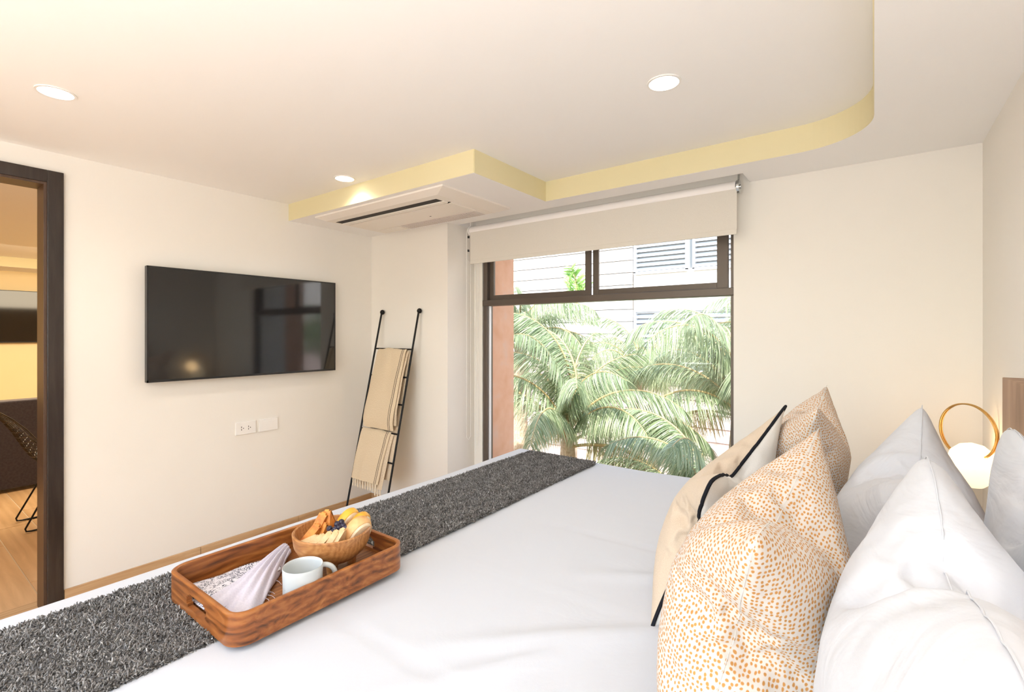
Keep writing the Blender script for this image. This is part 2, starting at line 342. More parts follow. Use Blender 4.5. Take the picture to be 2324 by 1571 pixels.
# the lounge beyond the doorway
struct(MB().box(-8.92, -8.80, -1.8, 3.2, -0.1, ZC+0.1).build('wall_lounge_far', 'wall2'))
lw = MB(); lw.box(-8.9, -3.42, 3.05, 3.17, -0.1, ZC+.1); lw.box(-8.9, -3.42, -1.8, -1.68, -0.1, ZC+.1)
struct(lw.build('wall_lounge_side', 'wall2'))
ls = struct(boxo('trim_2', 'ceil', (-8.8, -8.22, -1.7, 3.05, 2.19, ZC)))
boxo('painted_edge', 'yellow', (-8.22, -8.215, -1.7, 3.05, 2.191, ZC), ls)
# door casing
dr = bpy.data.objects.new('door_1', None); COL.objects.link(dr); struct(dr)
MB().box(XL-0.14, XL+0.018, 0.560, 0.622, 0, 2.21, bev=0.003).box(XL-0.14, XL+0.018, -0.48, -0.42, 0, 2.21, bev=0.003).box(XL-0.139, XL+0.0175, -0.42, 0.560, 2.15, 2.2095, bev=0.001).build('door_casing', 'doorwood', dr)
MB().box(XL-0.135, XL+0.010, 0.548, 0.5605, 0, 2.15, bev=0.001).box(XL-0.135, XL+0.010, -0.42, -0.41, 0, 2.15).box(XL-0.134, XL+0.0095, -0.41, .548, 2.138, 2.1505).build('door_jamb', 'jamb', dr)
boxo('threshold', 'base', (XL-0.20, XL+0.02, -0.42, 0.56, 0.0, 0.006), dr)
# baseboard made of separate lengths
bb = bpy.data.objects.new('baseboard_left', None); COL.objects.link(bb); struct(bb)
cuts = [0.624, 1.246, 1.873, 2.235, 2.508]
for a, b in zip(cuts[:-1], cuts[1:]): boxo('board', 'base', (XL, XL+0.014, a+0.001, b-0.001, 0.0, 0.10), bb, bev=0.0015)
cuts = [-3.285, -2.9, -2.441]
for a, b in zip(cuts[:-1], cuts[1:]): boxo('board', 'base', (a+0.001, b-0.001, YN-0.014, YN, 0.0, 0.10), bb, bev=0.0015)

# ------------------------------------------------------------------ window
win = bpy.data.objects.new('window_1', None); COL.objects.link(win); struct(win)
y0, y1 = 2.795, 2.865
f = MB()
f.box(-2.347, -2.312, y0, y1, 0.10, 2.19, bev=.002); f.box(-0.618, -0.600, y0, y1, 0.10, 2.19, bev=.002)
f.box(-2.312, -0.618, y0+.001, y1-.001, 2.165, 2.189, bev=.001); f.box(-2.312, -0.618, y0+.001, y1-.001, 0.101, 0.135, bev=.001)
f.box(-2.347, -0.600, y0-0.012, y1, 1.604, 1.646, bev=.003)
f.build('window_frame', 'frame', win)
for (a, b, yy) in ((-2.308, -1.468, 2.822), (-1.462, -0.640, 2.842)):
    sa = MB(); t = 0.040
    sa.box(a, a+t, yy, yy+.018, 1.647, 2.165, bev=.002); sa.box(b-t*(1.5 if b > -1 else 1), b, yy, yy+.018, 1.647, 2.165, bev=.002)
    c_ = b-t*(1.5 if b > -1 else 1); sa.box(a+t, c_, yy+.0005, yy+.0175, 1.647, 1.683, bev=.001); sa.box(a+t, c_, yy+.0005, yy+.0175, 2.13, 2.165, bev=.001)
    so_ = sa.build('sash', 'frame', win)
    boxo('pane', 'glass', (a+t, b-t, yy+.007, yy+.011, 1.683, 2.13), so_)
boxo('glazing_bead', 'louvre', (-2.312, -2.302, 2.815, 2.835, 0.135, 1.604), win, bev=.001)
boxo('pane', 'glass', (-2.302, -0.618, 2.823, 2.828, 0.135, 1.604), win)
boxo('window_reveal', 'terracotta', (-2.3599, -2.345, 2.866, 3.175, 0.1, 2.3), win)
boxo('exterior_fin', 'terracotta', (-.60, -.42, 3.171, 3.42, -.1, 2.6), win)
boxo('window_sill', 'terracotta', (-2.345, -0.6, 2.866, 3.20, 0.06, 0.10), win)

# roller blind
bl = thing('roller_blind', (-1.47, 2.69, 2.15), 'beige roller blind partly lowered over the top of the window', 'blind')
MB().lathe([(0.030, -2.372), (0.030, -0.567)], (0, 2.69, 2.152), 24, 'x').build('roller_tube', 'white_tube', bl)
bf = MB(); bf.box(-2.362, -0.560, 2.665, 2.667, 1.912, 2.145); bf.build('blind_fabric', 'blind', bl)
tag(MB().box(-2.362, -0.560, 2.662, 2.670, 1.905, 1.932, bev=.002).build('hem_bar', 'blind', bl))
tag(MB().lathe([(.036, -.006), (.036, .006)], (-0.556, 2.69, 2.15), 24, 'x').lathe([(.012, .004), (.012, .012)], (-0.556, 2.69, 2.15), 16, 'x').box(-.560, -.552, 2.684, 2.70, 2.15, 2.307).build('bracket', 'chrome', bl), 'chrome end bracket')
MB().lathe([(.034, -.005), (.034, .005)], (-2.378, 2.69, 2.152), 24, 'x').box(-2.382, -2.374, 2.684, 2.70, 2.15, 2.307).build('bracket', 'plastic', bl)
ch = MB()
def chain(x, ya, yb, ztop, zbot, r=0.0014):
    P = [(x, ya, zbot + .02), (x, ya, ztop)] + [(x, (ya+yb)/2 - (yb-ya)/2*math.cos(a), ztop + (yb-ya)/2*math.sin(a)) for a in (.5, 1.0, 1.57, 2.1, 2.6)] + [(x, yb, ztop), (x, yb, zbot + .02), (x, (ya+yb)/2, zbot)]
    ch.tube(P, r, 6, closed=True)
chain(-2.388, 2.655, 2.725, 2.14, 1.92); chain(-2.394, 2.66, 2.705, 2.14, 0.62)
ch.build('chain', 'plastic', bl)
for zc_ in (2.094, 1.995): boxo('chain_clip', 'tvbody', (-2.377, -2.369, 2.652, 2.664, zc_, zc_+.016), bl)
for (x, zb) in ((-2.405, 0.50), (-2.376, .56)):
    cd = MB(); P = [(x + .006*math.sin(k*.9) * (k/14), 2.785 - .010 - .004*math.cos(k*1.3), 1.93 - (1.93-zb)*k/14) for k in range(15)]
    cd.tube(P, .0018, 6); cd.build('cord', 'plastic', bl)

# ------------------------------------------------------------------ outside: building, ground, palms
bd = thing('apartment_building', (-5, 12, -3.4), 'pale clapboard building with metal louvres beyond the palms', 'building')
boxo('wall', 'louvredark', (-16, 24, 12.12, 12.9, -3.4, 8), bd)
courses = []
k = 0; z = -3.4
while z < 7.5:
    courses.append(z); z += 0.32
cm = {}
for zc in courses:
    low = zc < 0.55  # pink reaches above the real cladding, painting shaded siding between the fronds
    for (a, b) in ((-16, -9.6), (-9.6, -5.03), (-5.0, -1.4), (-1.4, 6), (6, 14), (14, 24)):
        if (a, b) == (-5.0, -1.4) and ((0.35 < zc+.16 < 2.0) or (2.85 < zc+.16 < 5.2)): continue
        key = (a, b, low)
        if key not in cm:
            cm[key] = MB().add([(a, 0, 0), (b-.02, 0, 0), (b-.02, 0.03, .305), (a, 0.03, .305), (a, .12, 0), (b-.02, .12, 0), (b-.02, .12, .305), (a, .12, .305)],
                               [(0, 1, 2, 3), (4, 7, 6, 5), (0, 4, 5, 1), (3, 2, 6, 7), (0, 3, 7, 4), (1, 5, 6, 2)]).build('board', 'tilepink' if low else 'siding', bd, local=True)
            o = cm[key]
        else:
            o = bpy.data.objects.new('board', cm[key].data); COL.objects.link(o); o.parent = bd
        o.location = (5, 0, zc + 3.4)
boxo('band', 'siding', (-5.0, -1.4, 12.0, 12.12, 1.98, 2.88), bd); boxo('band', 'siding', (-5.0, -1.4, 12.0, 12.12, 0.2, .36), bd)
for (xa, xb, za, zb) in ((-4.98, -3.62, 2.95, 5.1), (-3.50, -1.5, 2.95, 5.1), (-4.98, -3.62, 0.40, 1.95), (-3.5, -1.5, .4, 1.95)):
    fr_ = MB(); 
    fr_.box(xa, xa+.05, 11.95, 12.12, za, zb); fr_.box(xb-.05, xb, 11.95, 12.12, za, zb); fr_.box(xa, xb, 11.95, 12.12, za-.04, za+.03); fr_.box(xa, xb, 11.95, 12.12, zb, zb+.05)
    lf = fr_.build('louvre_frame', 'louvre', bd)
    sm = None; zz = za + .06
    while zz < zb - .02:
        if sm is None:
            o = MB().add([(xa+.05, 11.99, 0), (xb-.05, 11.99, 0), (xb-.05, 12.07, .085), (xa+.05, 12.07, .085), (xa+.05, 11.99, -.012), (xb-.05, 11.99, -.012), (xb-.05, 12.07, .073), (xa+.05, 12.07, .073)],
                         [(0, 1, 2, 3), (7, 6, 5, 4), (4, 5, 1, 0), (3, 2, 6, 7)]).build('slat', 'louvre', lf); sm = o.data; zz0 = zz
        else: o = bpy.data.objects.new('slat', sm); COL.objects.link(o); o.parent = lf
        o.location = (0, 0, zz); zz += 0.122
struct(boxo('ground', 'ground', (-40, 30, 3.2, 60, -3.5, -3.4)))

def frond_mesh(name, L, seed, droop=1.0, leaf=0.5, nl=130, w=0.016, mtl='leaf', hang=0.75, rise=0.9):
    rng = np.random.RandomState(seed)
    m_ = 26; P = []; p = np.array([0., 0, 0]); a = rise; side = rng.uniform(-.15, .15)
    for i in range(m_):
        P.append(p.copy()); s = i/(m_-1)
        a_ = rise - droop * (s**1.3) * 1.9
        p = p + np.array([math.cos(a_), side*s*.5, math.sin(a_)]) * L/(m_-1)
    P = np.array(P); V = []; F = []; tone = []; MI = []
    def tube(P, R, n=4):
        b = len(V)
        for i, q in enumerate(P):
            for k in range(n):
                an = 2*PI*k/n + .78; V.append(q + np.array([0, math.cos(an), math.sin(an)])*R[i]); tone.append(0.5)
        for i in range(len(P)-1):
            for k in range(n): F.append((b+i*n+k, b+i*n+(k+1) % n, b+(i+1)*n+(k+1) % n, b+(i+1)*n+k)); MI.append(1)
    tube(P, [0.026*(1-i/(m_-1))**.8 + .003 for i in range(m_)])
    for i in range(nl):
        s = 0.14 + 0.86*(i+rng.uniform(0, 1))/nl
        q = s*(m_-1); i0 = min(int(q), m_-2); fr = q - i0; base = P[i0]*(1-fr) + P[i0+1]*fr; tan = P[i0+1]-P[i0]; tan /= np.linalg.norm(tan)
        ll = leaf*(0.55 + 0.55*math.sin(PI*min(1, s*.95+.05)))*rng.uniform(.8, 1.15)
        for sd in (-1, 1):
            up = rng.uniform(-.35, .55)
            d = np.array([0, sd*1.0, 0]) * .75 + tan * rng.uniform(.35, .8) + np.array([0, 0, up])
            d /= np.linalg.norm(d); pts = [base]; g_ = 0
            for k in range(4):
                g_ = hang*(k+1)*0.42; dd = d + np.array([0, 0, -g_]); dd /= np.linalg.norm(dd); pts.append(pts[-1] + dd*ll/4)
            wd = np.cross(d, [0, 0, 1.]); nn = np.linalg.norm(wd); wd = wd/nn if nn > .1 else np.array([1., 0, 0])
            wd = wd*math.cos(up*2) + np.array([0, 0, 1])*math.sin(up*2); t0 = rng.uniform(0, 1)**1.2
            b = len(V)
            for k, q_ in enumerate(pts):
                ww = w*(0.6, 1.0, .9, .6, .08)[k]*.5
                V.append(q_ - wd*ww); V.append(q_ + wd*ww); tone += [t0, t0]
            for k in range(4): F.append((b+2*k, b+2*k+1, b+2*k+3, b+2*k+2)); MI.append(0)
    me = bpy.data.meshes.new(name); me.from_pydata([tuple(v) for v in V], [], F)
    me.materials.append(M[mtl]); me.materials.append(M['rachis']); me.polygons.foreach_set('material_index', MI)
    at = me.attributes.new('tone', 'FLOAT', 'POINT'); at.data.foreach_set('value', tone)
    me.polygons.foreach_set('use_smooth', [True]*len(F)); return me
FR = [frond_mesh('frond', 2.2, s, d, l, 170, .0125, 'leaf', h, r) for s, d, l, h, r in ((1, .95, .52, 2.0, 1.0), (2, .8, .56, 2.4, .75), (3, 1.1, .50, 1.7, 1.25), (4, .9, .54, 2.6, .55), (5, 1.0, .5, 1.4, .9))]
FY = [frond_mesh('frond', 2.1, 11, 1.0, .50, 170, .0125, 'leafyellow', 2.4, .55)]
FB = [frond_mesh('frond', .9, 21, .7, .36, 22, .05, 'leafbright', .35, 1.45)]
prng = random.Random(5)
def palm(name, x, y, zc, nf, label, scale=1.0, meshes=FR, trunk=0.13, yellow=0, tilt0=0.0, group=None, names='frond', az0=0.0):
    t = thing(name, (x, y, -3.4), label, 'palm tree', group)
    pr_ = [(trunk*1.25, -3.4), (trunk*1.1, -2.9)] + [(trunk*(1.0 + .05*(k % 2)), -2.9 + (zc+2.9-.5)*k/12) for k in range(1, 13)] + [(trunk*.75, zc-.1), (trunk*.35, zc+.25)]
    MB().lathe(pr_, (x, y, 0), 18).build('trunk', 'trunk', t)
    for k in range(nf):
        me = meshes[k % len(meshes)] if k >= yellow else FY[0]
        o = bpy.data.objects.new(names, me); COL.objects.link(o); o.parent = t
        lvl = (k + .5)/nf
        o.location = (0, 0, zc + 3.4 - .12 + .28*lvl)
        az = k*2.39996 + prng.uniform(-.2, .2) + az0
        o.rotation_euler = (prng.uniform(-.15, .15), .42 - .95*lvl + prng.uniform(-.12, .12) + tilt0, az)
        sc_ = scale*prng.uniform(.85, 1.1)*(1.0 - .12*lvl); o.scale = (sc_, sc_, sc_)
    return t
palm('queen_palm', -3.22, 5.55, 0.02, 21, 'nearest queen palm, pale trunk rising past the left half of the window', .92, trunk=.125, yellow=2, tilt0=-.22)
palm('queen_palm', -1.35, 6.6, 0.45, 24, 'queen palm with weeping fronds filling the lower right of the window', .95, yellow=3, az0=.6)
palm('queen_palm', -4.75, 6.6, 1.15, 22, 'queen palm at far left beside the terracotta reveal', .8, az0=1.2)
palm('queen_palm', -3.6, 8.8, 0.45, 20, 'queen palm standing behind the nearest one, in mid window', .85, az0=.3)
palm('queen_palm', -0.75, 8.6, 1.10, 24, 'tallest queen palm, fronds reaching the transom at right', .95, az0=2.0)
palm('queen_palm', -1.45, 5.3, -.72, 24, 'lowest queen palm, crown just above the bed edge', .9, yellow=6, az0=.9)
palm('queen_palm', 2.6, 6.6, .9, 20, 'queen palm outside to the right, seen only mirrored in the television', .95, az0=.4)
palm('areca_palm', -5.36, 9.6, 2.05, 4, 'slim bright green palm tip seen through the upper left pane', .95, FB, trunk=.03, tilt0=-.3)

# ------------------------------------------------------------------ ceiling lights
for k, (x, y, lab) in enumerate(((-2.47, .445, 'round recessed ceiling light nearest the doorway'), (-2.485, 1.70, 'round recessed ceiling light beside the yellow ceiling edge'), (-.61, 1.74, 'round recessed ceiling light in front of the window blind'))):
    t = thing('ceiling_light', (x, y, ZC), lab, 'ceiling light', 'recessed lights in the ceiling')
    MB().lathe([(.060, -.002), (.060, .0), (.052, -.001), (.052, -.004), (.060, -.004), (.060, -.002)], (x, y, ZC), 40, cap=False).build('rim', 'plastic', t)
    MB().lathe([(.001, -.003), (.052, -.003)], (x, y, ZC), 40, cap=False).build('diffuser', 'light', t)
    l = lamp('ceiling_spot', 'SPOT', (x, y, ZC-.012), 10, (1.0, .94, .85), (0, 0, 0), spot_size=math.radians(150), spot_blend=.8, shadow_soft_size=.04)
    l.parent = t; l.location = (0, 0, -.012)

# ------------------------------------------------------------------ air conditioner
ac = thing('air_conditioner', (-2.42, 2.13, ZS), 'white ceiling cassette air conditioner set in the dropped ceiling', 'air conditioner')
pl_ = MB()
xa, xb, ya, yb = -3.03, -1.83, 1.845, 2.445
D0, D1 = .010, .030
vs = [(xa, ya, ZS), (xb, ya, ZS), (xb, yb, ZS), (xa, yb, ZS), (xa+.0, ya, ZS-D0), (xb, ya, ZS-D0), (xb, yb, ZS-D0), (xa, yb, ZS-D0),
      (xa+.05, ya+.05, ZS-D1), (xb-.09, ya+.05, ZS-D1), (xb-.09, yb-.05, ZS-D1), (xa+.05, yb-.05, ZS-D1)]
pl_.add(vs, [(0, 1, 5, 4), (1, 2, 6, 5), (2, 3, 7, 6), (3, 0, 4, 7), (4, 5, 9, 8), (5, 6, 10, 9), (6, 7, 11, 10), (7, 4, 8, 11), (8, 9, 10, 11)])
pl_.build('panel', 'acplastic', ac)
Z1 = ZS-D1
boxo('outlet_slot', 'dark', (-2.95, -1.985, 1.950, 1.998, Z1-.0012, Z1+.006), ac)
boxo('louver_blade', 'acplastic', (-2.95, -1.975, 2.000, 2.036, Z1-.007, Z1+.001), ac, bev=.002)
boxo('outlet_slot', 'dark', (-2.93, -1.965, 2.037, 2.050, Z1-.0012, Z1+.006), ac)
boxo('center_panel', 'acplastic', (-2.95, -1.965, 2.054, 2.270, Z1-.005, Z1+.001), ac, bev=.002)
gr = boxo('intake_grille', 'acgrille', (-2.68, -1.99, 2.285, 2.385, Z1-.003, Z1+.001), ac)
gb = MB()
for k in range(32): gb.box(-2.67+k*.0213, -2.664+k*.0213, 2.288, 2.382, Z1-.005, Z1-.0025)
tag(gb.build('grille_bars', 'acgrille', gr), kind='stuff')
boxo('service_cover', 'acplastic', (-2.93, -2.70, 2.285, 2.385, Z1-.004, Z1+.001), ac, bev=.002)
for (x_, y_) in ((-1.985, 2.035), (-2.30, 2.20)): boxo('sensor', 'dark', (x_, x_+.012, y_, y_+.007, Z1-.0062, Z1-.001), ac)

# ------------------------------------------------------------------ television
def tv(loc, x, ya, yb, za, zb, label, group=None, depth=.035):
    t = thing('television', (x, (ya+yb)/2, za), label, 'television', group)
    boxo('body', 'tvbody', (x-depth, x-.004, ya, yb, za, zb), t, bev=.002)
    fr = MB(); b = .008
    fr.box(x-.006, x, ya, yb, za, za+b*1.6).box(x-.006, x, ya, yb, zb-b, zb).box(x-.006, x, ya, ya+b, za, zb).box(x-.006, x, yb-b, yb, za, zb)
    fr.build('bezel', 'tvbody', t)
    boxo('screen', 'screen', (x-.004, x-.0015, ya+b, yb-b, za+b*1.6, zb-b), t)
    boxo('wall_mount', 'blackmetal', (loc, x-depth, (ya+yb)/2-.15, (ya+yb)/2+.15, za+.15, zb-.15), t)
tv(XL, -3.235, .957, 2.135, 1.125, 1.778, 'large flat television mounted on the cream bedroom wall')
tv(-8.8, -8.745, .25, 1.56, 1.283, 1.945, 'dark television on the lounge wall beyond the doorway')

# outlets
t = thing('power_outlet', (XL, 1.515, .782), 'white double socket plate under the television', 'outlet')
boxo('plate', 'plastic', (XL, XL+.009, 1.450, 1.578, .742, .824), t, bev=.002)
for yy in (1.492, 1.536):
    sl = MB(); sl.box(XL+.0085, XL+.0095, yy-.008, yy-.0045, .786, .796); sl.box(XL+.0085, XL+.0095, yy-.008, yy-.0045, .770, .780); sl.lathe([(.003, .0085), (.003, .0095)], (XL, yy+.006, .783), 10, 'x')
    sl.build('socket_slots', 'dark', t)
t = thing('wall_plate', (XL, 1.66, .782), 'blank white wall plate right of the double socket', 'wall plate')
boxo('plate', 'plastic', (XL, XL+.009, 1.598, 1.726, .742, .824), t, bev=.002)
MB().box(XL+.009, XL+.0105, 1.615, 1.709, .758, .808, bev=.0006).build('cover', 'plastic', t)

# ------------------------------------------------------------------ blanket ladder
KL = .22
def lad(x, z, off=0.0): return Vector((x, 2.482 - KL*(1.565-z) - off, z))
t = thing('blanket_ladder', (-2.92, 2.15, 0), 'thin black metal blanket ladder leaning in the niche', 'ladder')
for x in (-3.135, -2.708):
    r = MB(); r.tube([lad(x, .0), lad(x, 1.565)], .0075, 10); ro = r.build('rail', 'blackmetal', t)
    MB().lathe([(.003, -.017), (.012, -.014), (.019, -.005), (.020, 0), (.019, .006), (.012, .014), (.003, .017)], (x, 2.488, 1.568), 18, 'y').build('ball_cap', 'blackmetal', ro)
for z in (1.283, 1.080, .886, .682, .484):
    r = MB(); r.tube([lad(-3.135, z), lad(-2.708, z)], .006, 10); r.build('rung', 'blackmetal', t)

def drape(name, mtl, x0, x1, path, thick, parent, wob=.003, seed=0, uvx=(0, 1), shrink=None, nx=30):
    """a cloth sheet of given thickness following path (y,z) across x0..x1"""
    rng = np.random.RandomState(seed); P = np.array(path, float)
    d = np.r_[0, np.cumsum(np.hypot(*np.diff(P, axis=0).T))]; n = max(12, int(d[-1]/.012)); s = np.linspace(0, d[-1], n)
    Py = np.interp(s, d, P[:, 0]); Pz = np.interp(s, d, P[:, 1])
    for _ in range(3):
        Py[1:-1] = (Py[:-2]+Py[1:-1]*2+Py[2:])/4; Pz[1:-1] = (Pz[:-2]+Pz[1:-1]*2+Pz[2:])/4
    ty = np.gradient(Py); tz = np.gradient(Pz); L = np.hypot(ty, tz); ny, nz_ = tz/L, -ty/L
    vs = []; uv = []; fs = []
    ph = rng.uniform(0, 6, 4)
    for side in (0, 1):
        for i in range(n):
            for j in range(nx+1):
                u = j/nx; ex0, ex1 = x0, x1
                if shrink: ex0 = x0 + shrink[0]*s[i]/d[-1]; ex1 = x1 + shrink[1]*s[i]/d[-1]
                w = wob*(math.sin(u*9+ph[0]+s[i]*5)+.6*math.sin(u*17+ph[1]-s[i]*7))*min(1, s[i]/.1)
                off = (thick/2 if side == 0 else -thick/2)*(1 - (2*u-1)**10*.8) + w
                vs.append((ex0+(ex1-ex0)*u + .002*math.sin(s[i]*20+ph[2]), Py[i]+ny[i]*off, Pz[i]+nz_[i]*off)); uv.append((uvx[0]+(uvx[1]-uvx[0])*u, s[i]))
    K = n*(nx+1)
    for side in (0, 1):
        for i in range(n-1):
            for j in range(nx):
                q = [side*K+i*(nx+1)+j, side*K+i*(nx+1)+j+1, side*K+(i+1)*(nx+1)+j+1, side*K+(i+1)*(nx+1)+j]
                fs.append(q[::-1] if side == 0 else q)
    for i in range(n-1):
        for j in (0, nx):
            q = [i*(nx+1)+j, (i+1)*(nx+1)+j, K+(i+1)*(nx+1)+j, K+i*(nx+1)+j]; fs.append(q if j == 0 else q[::-1])
    for j in range(nx):
        for i in (0, n-1):
            q = [i*(nx+1)+j, i*(nx+1)+j+1, K+i*(nx+1)+j+1, K+i*(nx+1)+j]; fs.append(q if i == 0 else q[::-1])
    mb = MB(); mb.add(vs, fs, True); return mb.build(name, mtl, parent, uv=uv)
def ly(z, off): return lad(0, z).y - off
# upper throw: folded over the top rung, front bulging down to the fourth rung
t = thing('throw_blanket', (-2.92, ly(1.28, 0), 1.28), 'upper beige woven throw folded over the top rung of the ladder', 'throw', 'throws on the ladder')
drape('front_fold', 'stripe', -3.085, -2.765, [(ly(1.0, -.030), 1.0), (ly(1.25, -.020), 1.25), (ly(1.292, 0), 1.294), (ly(1.26, .016), 1.26), (ly(1.0, .030), 1.0), (ly(.85, .040), .85), (ly(.76, .035), .76), (ly(.705, .016), .705)], .010, t, seed=1, shrink=(0.0, .02))
drape('middle_fold', 'throw', -3.07, -2.748, [(ly(1.1, -.022), 1.1), (ly(1.28, -.012), 1.281), (ly(1.26, .006), 1.25), (ly(1.0, .018), 1.0), (ly(.85, .028), .85), (ly(.74, .010), .74)], .008, t, seed=2, shrink=(.01, .02))
drape('back_fold', 'throw', -3.06, -2.735, [(ly(1.26, -.010), 1.262), (ly(1.1, -.014), 1.1), (ly(.80, -.022), .80), (ly(.64, -.030), .64)], .008, t, seed=3)
def tassels(parent, x0, x1, y, z, n, L=.06, seed=1):
    rng = random.Random(seed)
    for k in range(n):
        x = x0+(x1-x0)*(k+.5)/n; mb = MB()
        for q in range(3):
            a = q*2.1
            mb.tube([(x+.003*math.cos(a+s*5), y+.003*math.sin(a+s*5)+.002, z-L*s*rng.uniform(.95, 1.05)) for s in (0, .2, .4, .6, .8, 1)], [.0032, .0034, .0032, .0034, .0038, .0015], 5)
        mb.build('tassel', 'fringe', parent)
tassels(t, -2.79, -2.735, ly(.64, -.030), .645, 3, .06, 4)
# lower throw over the fourth rung
t = thing('throw_blanket', (-2.92, ly(.68, 0), .68), 'lower beige throw with knotted fringe hanging from the fourth rung', 'throw', 'throws on the ladder')
drape('front_fold', 'stripe', -3.108, -2.765, [(ly(.45, -.030), .45), (ly(.66, -.018), .66), (ly(.697, 0), .700), (ly(.66, .016), .66), (ly(.45, .026), .45), (ly(.335, .030), .335)], .010, t, seed=5, shrink=(.0, -.035))
drape('middle_fold', 'throw', -3.08, -2.742, [(ly(.5, -.024), .5), (ly(.66, -.012), .66), (ly(.69, 0), .690), (ly(.6, .008), .6), (ly(.40, .014), .40), (ly(.30, .012), .30)], .008, t, seed=6, shrink=(0, -.03))
drape('back_fold', 'throw', -3.07, -2.73, [(ly(.68, -.01), .682), (ly(.5, -.014), .5), (ly(.36, -.022), .36)], .008, t, seed=7)
tassels(t, -3.10, -2.81, ly(.335, .030), .338, 10, .062, 2)
tassels(t, -2.86, -2.775, ly(.30, .012), .302, 3, .055, 3)

# ------------------------------------------------------------------ bed
ZB = 0.70
t = thing('bed', (-.7, 1.25, 0), 'wide bed under the white duvet', 'bed')
boxo('bed_base', 'headwood', (-1.60, .28, .15, 2.32, .06, .30), t, bev=.01)
boxo('mattress', 'mattress', (-1.64, .29, .10, 2.36, .30, ZB-.06), t, bev=.05)
for (x, y) in ((-1.5, .25), (-1.5, 2.2), (.2, .25), (.2, 2.2)): boxo('leg', 'headwood', (x-.04, x+.04, y-.04, y+.04, 0, .06), t)
def duvet():
    x0, x1, y0_, y1_ = -1.752, .285, .045, 2.43; R = .048; drop = .50
    def axis(a, b, n, lo=True, hi=True):
        s = []
        if lo: s += [(a - 0, -d) for d in np.linspace(drop, R*1.2, 9)] + [('arcL', th) for th in np.linspace(0, PI/2, 7)[:-1]]
        return s
    def prof(a, b, n, lo, hi):
        pts = []
        if lo:
            for d in np.linspace(drop, R, 9)[:-1]: pts.append((a, -d))
            for th in np.linspace(0, PI/2, 8)[:-1]: pts.append((a+R-R*math.cos(th), -R+R*math.sin(th)))
        for q in np.linspace(a+(R if lo else 0), b-(R if hi else 0), n): pts.append((q, 0))
        if hi:
            for th in np.linspace(PI/2, 0, 8)[1:]: pts.append((b-R+R*math.cos(th), -R+R*math.sin(th)))
            for d in np.linspace(R, drop, 9)[1:]: pts.append((b, -d))
        return pts
    PX = prof(x0, x1, 90, True, False); PY = prof(y0_, y1_, 110, True, True)
    vs = []; fs = []; ny = len(PY)
    for (x, dx) in PX:
        for (y, dy) in PY:
            d = max(dx, dy) if 0 else -math.hypot(dx, dy) if (dx > -R and dy > -R) else min(dx, dy)
            z = ZB + max(d, -drop)
            puff = .004*math.sin(x*5.1+1)*math.sin(y*4.3) + .003*math.sin(x*2.3-y*3.1)
            if x > -.95: puff += .020*min(1, (x+.95)/.5)*max(0, min(1, (y-.6)/.5))*0.6
            for ys in (.70, .905, 1.11, 1.325, 1.523, 1.72, 1.95):
                w = min(1, max(0, (x+1.15)/.25)); puff -= .0042*math.exp(-((y-ys)/.007)**2)*w - .0016*math.exp(-((y-ys-.013)/.009)**2)*w
            puff += .015*math.exp(-(((x+.50)*.8-(y-1.0))/.035)**2)*math.exp(-((x+.55)/.20)**2)
            puff += .012*math.exp(-(((x+.62)*1.3-(y-.80))/.03)**2)*math.exp(-((x+.6)/.15)**2)
            puff += .010*math.exp(-(((x+.45)*.5-(y-1.35))/.03)**2)*math.exp(-((x+.5)/.15)**2)
            xx, yy = x, y
            if d < -R:
                k = min(1, (-d-R)/.2)
                if dx <= dy: xx += -.010*k*math.sin(y*13) - .012*k
                if dy < dx: yy += (.010*k*math.sin(x*11)+.012*k)*(1 if y > 1 else -1)
            else: z += puff
            vs.append((xx, yy, z))
    for i in range(len(PX)-1):
        for j in range(ny-1): fs.append((i*ny+j, (i+1)*ny+j, (i+1)*ny+j+1, i*ny+j+1))
    mb = MB(); mb.add(vs, fs, True); o = mb.build('duvet', 'duvet')
    o.data.attributes.remove(o.data.attributes['sharp_edge']) if 'sharp_edge' in o.data.attributes else None
    sm = o.modifiers.new('thick', 'SOLIDIFY'); sm.thickness = .012; sm.offset = -1
    return o
tag(duvet(), 'smooth white duvet covering the whole bed', 'duvet')

